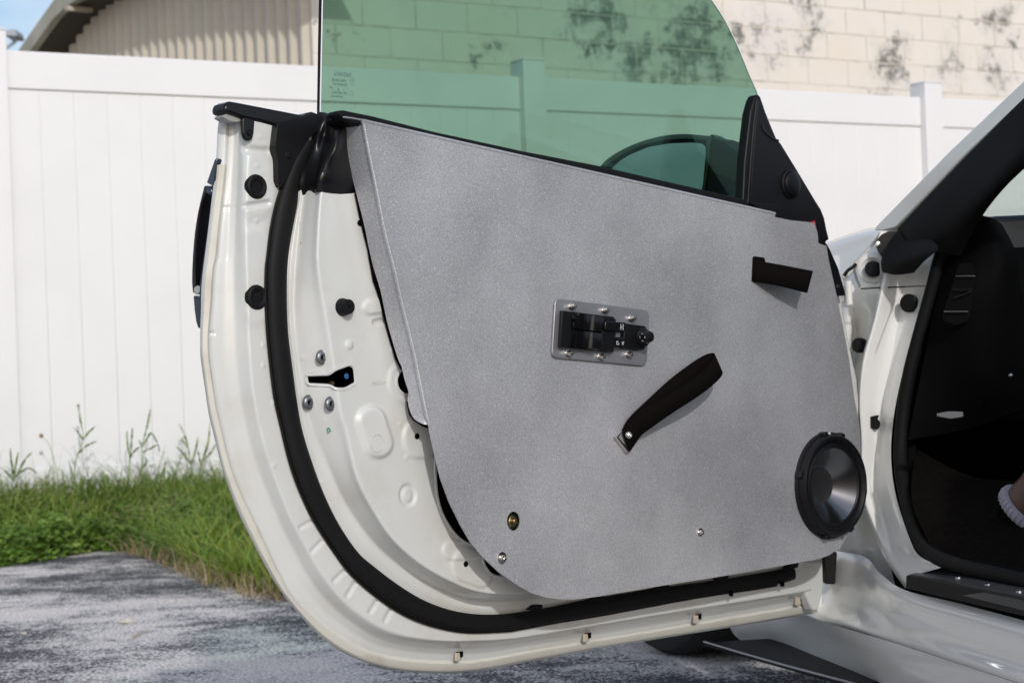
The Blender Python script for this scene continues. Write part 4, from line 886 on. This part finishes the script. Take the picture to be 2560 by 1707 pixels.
# etched glass marks (read from outside, so mirrored here)
gc = lambda x, y: D(x, y, -.0997)
sl = (D(940, 210, -.0997)-D(800, 210-(140*.225*0), -.0997)).normalized()
for body, x, y, s_ in (('NISSAN', 857, 187, .0085), ('43R-00035', 848, 202, .0055), ('TEMPERLEX', 850, 212, .0048), ('AP CENTRAL', 848, 233, .0045), ('DOT44 AS2', 843, 242, .0040), ('AS2', 828, 219, .0035)):
    text('etched_mark', body, gc(x, y), DU, DV, s_, M['etch'], wg, mirror=True)
for x, y, a, b in ((880, 202, 7, 9.5), (864, 224, 5, 7), (878, 235, 4, 6)):
    tube('etched_ring', [gc(q[0], q[1]) for q in ell(x, y, a, b, 16)], .00018, M['etch'], wg, seg=4, closed=True, nrm=DN)
text('etched_mark', 'E3', gc(880, 202), DU, DV, .0050, M['etch'], wg, mirror=True)
prism('etched_square', [gc(x, y) for x, y in [(844, 222), (848, 222), (848, 227), (844, 227)]], DN*.0001, M['etch'], wg)

# ---- door mirror behind the glass
u0 = (D(1800, 450, -.16)-DO).dot(DU)
def MP(px, py, du=0): return hit(px, py, DO+DU*(u0+du), DU)
top = cr1([(1489, 430), (1510, 402), (1550, 375), (1604, 352), (1657, 339), (1711, 335), (1775, 341)], 4)
ring = top+[(1768, 420), (1757, 475), (1740, 540), (1640, 560), (1540, 540), (1495, 490)]
mr_ = prism('door_mirror', [MP(x, y, 0) for x, y in ring], DU*.012, M['mirrorbody'], car, .004)
inn = [(1500, 440), (1520, 410), (1560, 384), (1608, 362), (1660, 350), (1715, 346), (1764, 350), (1764, 420), (1752, 478), (1735, 528), (1640, 545), (1550, 528), (1508, 485)]
prism('mirror_bezel', [MP(x, y, -.0015) for x, y in inn], DU*.001, M['rubber'], mr_)
gl = [(1525, 428), (1545, 406), (1571, 389), (1621, 368), (1675, 359), (1729, 357), (1755, 359), (1764, 367), (1765, 380), (1757, 464), (1745, 505), (1650, 528), (1565, 512), (1532, 470)]
prism('mirror_glass', [MP(x, y, -.004) for x, y in rnd(gl, 8)], DU*.002, M['mirror'], mr_)
rows = []
cen = MP(1640, 445, 0)
for t, sc_ in ((.012, 1.0), (.04, .97), (.075, .85), (.10, .6), (.112, .2)):
    rows.append([cen+(MP(x, y, 0)-cen)*sc_+DU*t for x, y in ring+ring[:1]])
sheet('mirror_housing', rows, M['mirrorbody'], mr_, k=2, th=.002, back=-DU)
prism('mirror_stalk', [MP(x, y, .0) for x, y in [(1772, 342), (1800, 353), (1836, 382), (1858, 404), (1880, 430), (1880, 560), (1740, 560), (1757, 470)]], DU*.06, M['plastic'], mr_, .01)

# ---- exterior handle seen edge on
uh = (D(515, 600, -.135)-DO).dot(DU)+.012
def HP(px, py, du=0): return hit(px, py, DO+DU*(uh+du), DU)
def hslab(name, pp, th, mat, par, bev=.002, du=0): return prism(name, [HP(x, y, du) for x, y in pp], DU*th, mat, par, bev)
hb = hslab('door_handle', [(542, 398), (539, 440), (530, 512), (521, 585), (512, 659), (507, 717), (504, 824), (499, 822), (498, 745), (499, 712), (506, 659), (515, 600), (525, 527), (531, 470), (537, 420)], .03, M['handle'], car, .001)
hslab('handle_bracket', [(541, 396), (536, 397), (515, 458), (526, 463), (533, 472), (538, 455), (541, 430)], .022, M['handle'], hb)
hslab('handle_bracket', [(482, 738), (500, 746), (504, 760), (504, 823), (494, 820), (489, 805), (485, 776)], .022, M['handle'], hb)
grip_o = [(510, 464), (496, 521), (489, 560), (484, 600), (480, 659), (479, 703), (481, 732)]
grip_i = [(520, 470), (513, 486), (503, 512), (494, 571), (488, 644), (487, 703), (488, 736)]
hslab('handle_grip', cr1(grip_o, 3)+list(reversed(cr1(grip_i, 3))), .026, M['gloss'], hb, .0015)
hslab('grip_end', [(510, 463), (524, 467), (528, 478), (526, 492), (512, 484)], .022, M['handle'], hb, .003)
hslab('grip_end', rnd([(482, 733), (484, 718), (492, 712), (501, 716), (500, 728), (493, 737)], 4), .020, M['chrome'], hb, .003)
hslab('handle_recess', [(513, 486), (527, 490), (525, 527), (515, 600), (506, 659), (499, 712), (487, 712), (488, 644), (494, 571), (503, 512)], .004, M['void'], hb, 0, .02)

# ================================================================== car body round the door opening
Yv = Vector((0, 1, 0))
def PS(rows): return [[P(x, y, Y) for x, y, Y in r] for r in rows]
# fender top and hinge bay
def FY(x, y): return 3.415+(2203-x)*.0011-(y-575)*.00035
fen = sheet('fender', [[P(x, y, FY(x, y)+dy) for x, y, dy in r] for r in [
    [(1960, 640, .10), (2066, 606, .05), (2120, 586, .05), (2178, 570, .05), (2203, 577, .03)],
    [(1962, 646, 0), (2068, 615, 0), (2122, 597, 0), (2172, 583, 0), (2200, 579, 0)],
    [(1975, 700, 0), (2082, 645, 0), (2122, 632, 0), (2160, 612, 0), (2176, 612, 0)],
    [(1985, 790, 0), (2100, 690, 0), (2108, 686, 0), (2134, 660, 0), (2148, 646, 0)]]], M['paint2'], car, k=5)
prism('fender_flange', [P(x, y, 3.395) for x, y in [(2203, 578), (2174, 617), (2104, 690), (2110, 702), (2146, 664), (2162, 640), (2190, 606)]], Yv*.01, M['sealant'], car, .001)
bay = sheet('hinge_bay', PS([[(2040, 640, 3.54), (2110, 640, 3.50), (2150, 640, 3.46), (2190, 600, 3.42), (2250, 570, 3.38)],
                       [(2040, 760, 3.52), (2110, 740, 3.46), (2150, 735, 3.42), (2185, 735, 3.375), (2215, 730, 3.35)],
                       [(2060, 860, 3.52), (2115, 850, 3.42), (2140, 860, 3.45), (2170, 850, 3.38), (2190, 850, 3.33)],
                       [(2080, 960, 3.50), (2120, 960, 3.40), (2135, 960, 3.38), (2150, 960, 3.34), (2165, 960, 3.33)],
                       [(2080, 1150, 3.46), (2110, 1150, 3.42), (2135, 1150, 3.38), (2155, 1180, 3.33), (2170, 1180, 3.32)],
                       [(2060, 1400, 3.46), (2090, 1400, 3.42), (2130, 1410, 3.40), (2170, 1420, 3.34), (2240, 1470, 3.2)]]), M['paint2'], car, k=6)
pil = sheet('hinge_pillar', PS([[(2217, 640, 3.34), (2207, 690, 3.33), (2182, 800, 3.33), (2155, 900, 3.33), (2146, 1000, 3.33), (2150, 1100, 3.33), (2152, 1230, 3.32), (2180, 1325, 3.28), (2215, 1400, 3.2), (2264, 1470, 3.05)],
                          [(2228, 640, 3.315), (2216, 690, 3.31), (2192, 800, 3.31), (2165, 900, 3.31), (2154, 1000, 3.31), (2158, 1100, 3.31), (2160, 1225, 3.30), (2188, 1318, 3.26), (2222, 1390, 3.18), (2268, 1458, 3.03)],
                          [(2286, 640, 3.34), (2264, 700, 3.34), (2248, 790, 3.34), (2230, 890, 3.34), (2208, 1000, 3.34), (2202, 1090, 3.34), (2198, 1180, 3.33), (2215, 1290, 3.28), (2240, 1370, 3.18), (2280, 1440, 3.02)],
                          [(2345, 610, 3.29), (2322, 700, 3.29), (2292, 800, 3.29), (2252, 950, 3.29), (2232, 1060, 3.29), (2228, 1150, 3.28), (2240, 1240, 3.22), (2272, 1340, 3.05), (2300, 1390, 3.0), (2362, 1416, 2.90)]]), M['paint2'], car, k=5)
lathe('grommet', P(2182, 672, 3.352), (-.35, -1, 0), [(0, .006), (.011, .006), (.0135, .002), (.0135, -.01)], M['rubber'], car, 24)
lathe('grommet_seat', P(2181, 670, 3.366), (-.35, -1, 0), [(.0125, .0), (.018, .006), (.024, .004), (.027, -.004)], M['paint2'], car, 28)
lathe('grommet', P(2272, 758, 3.308), (-.55, -.83, 0), [(0, .004), (.0125, .004), (.0155, .001), (.0155, -.006)], M['rubber'], car, 24)
lathe('hinge_bolt', P(2148, 863, 3.37), (-.3, -1, 0), [(0, .010), (.010, .010), (.013, .004), (.013, -.02)], M['rubber'], car, 20)
hg = prism('door_hinge', [P(x, y, 3.36) for x, y in rnd([(2108, 712), (2120, 706), (2134, 712), (2138, 725), (2130, 740), (2128, 752), (2118, 760), (2108, 756)], 4)], Yv*.05, M['paint2'], car, .003)
lathe('hinge_pin', P(2122, 732, 3.355), (0, 0, 1), [(0, -.02), (.006, -.02), (.006, .02), (0, .02)], M['paint2'], hg, 14)
tube('hinge_rib', [P(2134, 672, 3.40), P(2142, 700, 3.40), P(2150, 718, 3.40)], .0025, M['sealant'], car, seg=6)
tube('panel_seam', [P(2152, 722, 3.335), P(2200, 719, 3.325), P(2262, 717, 3.296), P(2312, 715, 3.13)], .0012, M['plastic'], car, seg=5)
tube('panel_seam', [P(2200, 640, 3.33), P(2203, 700, 3.332), P(2198, 725, 3.332)], .0015, M['sealant'], car, seg=5)
ck = prism('check_strap', [P(x, y, 3.325) for x, y in rnd([(2146, 1050), (2166, 1044), (2182, 1040), (2199, 1037), (2194, 1047), (2201, 1055), (2201, 1066), (2193, 1074), (2178, 1070), (2166, 1068), (2146, 1070)], 3)], Yv*.03, M['sealblack'], car, .002)
prism('sill_stop', [P(x, y, 3.36) for x, y in rnd([(2062, 1395), (2090, 1376), (2093, 1384), (2088, 1460), (2062, 1459)], 4)], Yv*.03, M['rubber'], car, .003)
tube('bay_cable', [P(x, y, 3.36) for x, y in cr1([(2110, 690), (2120, 676), (2132, 668), (2140, 660)], 4)], .003, M['rubber'], car)
# A pillar outside, its black seal, windscreen
prism('windscreen_pillar', [P(2182, 576, 3.36), P(2190, 567, 3.36), P(2371, 380, 3.20), P(2600, 163, 3.0), P(2760, 20, 2.85), P(2800, 60, 2.85), P(2600, 207, 2.97), P(2416, 387, 3.16), P(2243, 569, 3.33), P(2205, 575, 3.345)], Vector((.03, .05, 0)), M['paint2'], car, .004)
sealp = [[(2245, 572, 3.31), (2416, 391, 3.14), (2600, 210, 2.95), (2800, 66, 2.83)], [(2270, 600, 3.27), (2440, 425, 3.10), (2620, 260, 2.92), (2820, 110, 2.80)], [(2330, 625, 3.22), (2450, 500, 3.08), (2600, 345, 2.93), (2830, 160, 2.80)], [(2400, 640, 3.20), (2470, 520, 3.10), (2580, 405, 2.97), (2840, 200, 2.82)]]
sheet('pillar_seal', PS(sealp), M['sealblack'], car, k=5)
sheet('seal_foot', PS([[(2246, 574, 3.30), (2268, 596, 3.28), (2330, 600, 3.2)], [(2215, 618, 3.30), (2260, 625, 3.26), (2345, 622, 3.16)], [(2203, 655, 3.30), (2250, 655, 3.25), (2312, 652, 3.20)], [(2207, 680, 3.30), (2240, 687, 3.26), (2285, 682, 3.24)]]), M['sealblack'], car, k=5)
prism('pillar_bracket', [P(x, y, 3.335) for x, y in rnd([(2206, 585), (2222, 578), (2245, 580), (2225, 610), (2212, 650), (2198, 630), (2188, 606)], 4)], Yv*.01, M['plastic'], car, .002)
lathe('bracket_screw', P(2195, 611, 3.33), (0, -1, 0), [(0, .004), (.004, .003), (.005, 0)], M['chrome'], car, 12)
prism('windscreen', [P(2400, 600, 3.55), P(2470, 500, 3.35), P(2640, 330, 3.1), P(2860, 160, 2.9), Vector((2.0, 2.9, P(2860, 160, 2.9).z)), Vector((2.1, 3.55, P(2400, 600, 3.55).z))], Vector((0, .003, .003)), M['screen'], car)
# seals round the opening
path = [(2440, 470, 3.12), (2385, 560, 3.22), (2352, 640, 3.25), (2328, 730, 3.26), (2300, 830, 3.26), (2272, 940, 3.26), (2256, 1050, 3.26), (2251, 1150, 3.24), (2264, 1240, 3.18), (2292, 1335, 3.05), (2330, 1385, 2.96), (2400, 1414, 2.84), (2500, 1438, 2.72), (2640, 1470, 2.58)]
tube('opening_seal', [P(*p) for p in cr1(path, 5)], .011, M['sealblack'], car, seg=12)
path2 = [(x+26, y-4, Y+.03) for x, y, Y in path]
tube('trim_edge', [P(*p) for p in cr1(path2, 5)], .010, M['cabin'], car, seg=10)
# cabin
sheet('dash_end', PS([[(2400, 548, 3.30), (2440, 540, 3.25), (2462, 540, 3.22), (2487, 548, 3.22), (2506, 562, 3.24)],
                      [(2370, 640, 3.25), (2420, 640, 3.20), (2470, 640, 3.18), (2510, 640, 3.18), (2542, 636, 3.22)],
                      [(2340, 760, 3.24), (2400, 760, 3.18), (2460, 760, 3.17), (2510, 760, 3.18), (2552, 720, 3.22)],
                      [(2300, 950, 3.24), (2380, 950, 3.22), (2460, 950, 3.20), (2520, 930, 3.22), (2600, 880, 3.26)],
                      [(2270, 1100, 3.24), (2380, 1080, 3.26), (2460, 1060, 3.26), (2540, 1030, 3.28), (2700, 980, 3.3)]]), M['cabin'], car, k=5)
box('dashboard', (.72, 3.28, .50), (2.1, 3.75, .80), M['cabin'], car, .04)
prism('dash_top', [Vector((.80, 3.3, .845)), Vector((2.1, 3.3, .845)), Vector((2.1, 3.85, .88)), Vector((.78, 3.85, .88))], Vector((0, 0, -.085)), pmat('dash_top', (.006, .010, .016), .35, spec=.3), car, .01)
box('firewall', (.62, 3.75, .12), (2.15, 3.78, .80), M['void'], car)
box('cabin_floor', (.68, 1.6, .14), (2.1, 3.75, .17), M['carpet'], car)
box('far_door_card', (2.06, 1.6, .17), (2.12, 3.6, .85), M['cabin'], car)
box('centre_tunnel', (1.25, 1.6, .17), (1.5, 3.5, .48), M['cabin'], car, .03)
vent = prism('air_vent', [P(x, y, 3.168) for x, y in rnd([(2400, 658), (2432, 658), (2440, 690), (2425, 800), (2390, 815), (2358, 800), (2362, 780)], 10)], Yv*.01, M['void'], car, .001)
for x0, x1, y in ((2390, 2438, 690.5), (2380, 2432, 724), (2360, 2420, 779)): tube('vent_slat', [P(x0, y, 3.160), P(x1, y, 3.160)], .0009, M['chrome'] if y != 724 else M['plastic'], vent, seg=6)
tube('vent_blade', [P(2385, 745, 3.16), P(2405, 738, 3.16), P(2430, 728, 3.16)], .001, M['plastic'], vent, seg=6)
prism('hood_release', [P(x, y, 3.05) for x, y in rnd([(2345, 1033), (2372, 1028), (2408, 1029), (2409, 1042), (2376, 1047), (2345, 1041)], 3)], Yv*.01, M['release'], car, .001)
lathe('key_switch', P(2527, 938, 3.14), (0, -1, 0), [(0, .003), (.0022, .002), (.0035, 0)], M['zinc'], car, 14)
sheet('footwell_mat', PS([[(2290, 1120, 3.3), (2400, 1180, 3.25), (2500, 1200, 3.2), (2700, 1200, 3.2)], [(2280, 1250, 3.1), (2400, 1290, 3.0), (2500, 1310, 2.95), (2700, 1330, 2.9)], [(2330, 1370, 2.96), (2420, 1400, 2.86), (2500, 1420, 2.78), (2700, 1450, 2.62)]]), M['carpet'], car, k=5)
def shade_seat(X):  # unseen seats, added to shade the leg and cabin floor from the sun
    st_ = sheet('shade_seat_back', [[Vector((X, 2.28, .30)), Vector((X+.06, 2.34, .32)), Vector((X+.25, 2.31, .32)), Vector((X+.44, 2.34, .32)), Vector((X+.50, 2.28, .30))],
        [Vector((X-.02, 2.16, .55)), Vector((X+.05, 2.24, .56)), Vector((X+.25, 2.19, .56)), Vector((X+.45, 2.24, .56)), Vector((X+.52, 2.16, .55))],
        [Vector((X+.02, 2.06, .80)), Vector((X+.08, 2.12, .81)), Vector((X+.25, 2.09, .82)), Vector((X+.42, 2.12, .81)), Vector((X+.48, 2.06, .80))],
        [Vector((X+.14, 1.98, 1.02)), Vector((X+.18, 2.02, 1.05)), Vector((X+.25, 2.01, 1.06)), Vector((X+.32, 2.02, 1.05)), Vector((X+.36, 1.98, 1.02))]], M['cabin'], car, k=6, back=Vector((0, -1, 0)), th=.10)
    box('shade_seat_cushion', (X, 2.26, .18), (X+.5, 2.78, .36), M['cabin'], car, .05)
shade_seat(.82); shade_seat(1.52)
# sill and scuff plate
rock_rows = [[(2050, 1380, 3.44), (2100, 1378, 3.40), (2165, 1393, 3.30), (2200, 1432, 3.18), (2262, 1474, 3.00), (2400, 1508, 2.76), (2640, 1572, 2.36)],
             [(2046, 1405, 3.44), (2096, 1400, 3.38), (2160, 1425, 3.27), (2198, 1462, 3.14), (2262, 1496, 2.97), (2400, 1532, 2.72), (2640, 1600, 2.33)],
             [(2040, 1455, 3.43), (2088, 1450, 3.37), (2150, 1470, 3.26), (2200, 1500, 3.13), (2265, 1530, 2.96), (2400, 1574, 2.71), (2640, 1655, 2.32)],
             [(2030, 1495, 3.42), (2078, 1500, 3.37), (2140, 1515, 3.25), (2200, 1543, 3.12), (2270, 1570, 2.95), (2400, 1616, 2.70), (2640, 1700, 2.31)],
             [(2020, 1520, 3.40), (2060, 1540, 3.34), (2120, 1556, 3.21), (2200, 1582, 3.08), (2290, 1610, 2.90), (2400, 1645, 2.67), (2640, 1722, 2.28)],
             [(2016, 1535, 3.40), (2056, 1552, 3.34), (2120, 1568, 3.22), (2200, 1594, 3.09), (2290, 1622, 2.91), (2400, 1658, 2.68), (2640, 1736, 2.29)]]
sheet('door_sill', PS(rock_rows), M['paint2'], car, k=6)
sheet('side_skirt', PS([[(1790, 1480, 3.86), (1900, 1490, 3.70), (2057, 1552, 3.345), (2200, 1595, 3.095), (2400, 1659, 2.69), (2640, 1738, 2.30)],
                        [(1810, 1530, 3.85), (1930, 1530, 3.68), (2070, 1575, 3.35), (2200, 1620, 3.10), (2400, 1692, 2.70), (2640, 1780, 2.31)],
                        [(1832, 1580, 3.86), (1940, 1580, 3.70), (2080, 1610, 3.38), (2200, 1660, 3.13), (2400, 1755, 2.74), (2640, 1850, 2.35)],
                        [(1854, 1603, 3.92), (1935, 1622, 3.78), (2035, 1642, 3.52), (2170, 1706, 3.26), (2400, 1830, 2.9), (2640, 1950, 2.5)]]), M['paint2'], car, k=6)
spl = prism('scuff_plate', [P(2266, 1440, 3.02), P(2270, 1434, 3.03), P(2350, 1414, 2.98), P(2640, 1480, 2.58), P(2640, 1560, 2.38), P(2560, 1537, 2.45), P(2400, 1497, 2.73), P(2270, 1465, 2.98)][:4]+[P(2640, 1516, 2.38), P(2560, 1492, 2.46), P(2400, 1460, 2.73)], Vector((0, 0, -.02)), pmat('scuff_plate', (.035, .037, .04), .35, bump=.1), car, .003)
prism('scuff_edge', [P(2264, 1438, 2.995), P(2272, 1436, 2.99), P(2400, 1462, 2.72), P(2560, 1494, 2.45), P(2640, 1518, 2.37), P(2640, 1568, 2.37), P(2560, 1540, 2.45), P(2400, 1502, 2.72), P(2264, 1470, 2.99)], Vector((.01, .004, 0)), M['rubber'], car, .002)
for x, y, Y in ((2396, 1445, 2.80), (2470, 1463, 2.68), (2548, 1480, 2.56)):
    c = P(x, y, Y); lathe('plate_rivet', c+Vector((0, 0, .001)), (0, 0, 1), [(0, .0015), (.004, .001), (.0058, -.004)], M['zinc'], spl, 14)
# underside, front tyre, splitter board
box('underbody', (.66, 1.6, .13), (2.1, 3.9, .16), M['void'], car)
tyc = Vector((.385, 4.40, .315)); tax = Vector((1, .45, 0)).normalized()
ty = lathe('front_tyre', tyc-tax*.11, tax, [(.22, 0), (.27, -.004), (.30, .006), (.314, .03), (.315, .19), (.30, .214), (.27, .224), (.22, .22)], M['tyre'], car, 64)
lathe('wheel_rim', tyc-tax*.10, tax, [(.0, .03), (.06, .02), (.08, .05), (.20, .02), (.222, .0), (.222, .2)], M['zinc'], ty, 40)
box('wheel_arch', (.50, 3.95, .20), (1.2, 5.1, .72), M['void'], car, .05)
sp_a = hit(1760, 1606, Vector((0, 0, .105)), Vector((0, 0, 1))); sp_b = hit(2140, 1712, Vector((0, 0, .105)), Vector((0, 0, 1)))
M['splitter'] = pmat('splitter_black', (.004, .004, .0045), .6, spec=.15)
prism('side_splitter', [sp_a, sp_b, sp_b+Vector((.4, .25, 0)), sp_a+Vector((.55, .05, 0)), sp_a+Vector((.08, .02, 0))], Vector((0, 0, -.006)), M['splitter'], car, .001)
tube('splitter_edge', [sp_a.lerp(sp_b, t)+Vector((-.006*math.sin(t*3), 0, .002)) for t in [0, .1, .3, .6, 1]], .0022, M['zinc'], car, seg=6)
# bonnet and front of the car beyond the door
sheet('bonnet', [[Vector((.47, 3.55, .70)), Vector((.70, 3.60, .755)), Vector((1.3, 3.65, .775)), Vector((1.95, 3.6, .75)), Vector((2.2, 3.55, .70))],
                 [Vector((.42, 4.4, .68)), Vector((.62, 4.4, .73)), Vector((1.3, 4.4, .75)), Vector((1.95, 4.4, .72)), Vector((2.2, 4.4, .68))],
                 [Vector((.46, 5.1, .58)), Vector((.66, 5.2, .63)), Vector((1.3, 5.3, .66)), Vector((1.95, 5.2, .63)), Vector((2.15, 5.1, .58))],
                 [Vector((.60, 5.3, .30)), Vector((.80, 5.4, .32)), Vector((1.3, 5.5, .33)), Vector((1.9, 5.4, .32)), Vector((2.0, 5.3, .30))]], M['paint2'], car, k=5, back=Vector((0, 0, -1)))
sheet('fender_side', [[Vector((.50, 3.50, .71)), Vector((.46, 3.75, .705)), Vector((.43, 4.1, .69)), Vector((.42, 4.6, .67)), Vector((.47, 5.1, .57))],
                      [Vector((.50, 3.52, .5)), Vector((.455, 3.75, .58)), Vector((.42, 4.1, .655)), Vector((.41, 4.6, .655)), Vector((.45, 5.1, .5))],
                      [Vector((.52, 3.54, .3)), Vector((.47, 3.9, .3)), Vector((.43, 4.12, .6)), Vector((.42, 4.6, .64)), Vector((.46, 5.1, .32))]], M['paint2'], car, k=5, back=Vector((1, 0, 0)))

# ================================================================== person inside the cabin
def human_leg():
    root = empty('person', P(2600, 1400, 2.9), 'person inside the dark cabin, bare brown lower leg above a white ribbed sock', 'person')
    cc = P(2574, 1272, 2.97); ax = Vector((-.50, .50, -.70)).normalized()
    pts = [(cc+ax*.012, .034), (cc, .041), (cc-ax*.04, .041), (cc-ax*.09+Vector((0, 0, .006)), .047), (cc-ax*.16+Vector((0, 0, .016)), .056), (cc-ax*.25+Vector((0, 0, .03)), .060), (cc-ax*.36+Vector((0, 0, .04)), .056)]
    q = cr1([(*p, r) for p, r in pts], 5)
    tube('leg', [(a, b, c) for a, b, c, r in q], [r for a, b, c, r in q], M['skin'], root, seg=24)
    cuff = lathe('sock', cc, ax, [(.041, -.005), (.0465, -.004), (.0485, .002), (.048, .008), (.046, .011), (.041, .012)], M['sock'], root, 40)
    x = ax.cross(Vector((0, 0, 1))).normalized(); y = x.cross(ax)
    c0 = cc
    for k in range(36):
        an = k*2*math.pi/36; d = x*math.cos(an)+y*math.sin(an)
        tube('sock_rib', [c0+d*.0468-ax*.003, c0+d*.0488+ax*.003, c0+d*.0475+ax*.010], .0018, M['sock'], cuff, seg=5)
    sh = [(2566, 1286, 2.98, .045), (2546, 1316, 3.01, .046), (2500, 1345, 3.0, .040), (2450, 1352, 3.06, .036), (2420, 1350, 3.12, .024)]
    qq = cr1(sh, 4); tube('shoe', [P(a, b, c) for a, b, c, r in qq], [r for *_, r in qq], M['cabin'], root, seg=16, flat=.8)
human_leg()
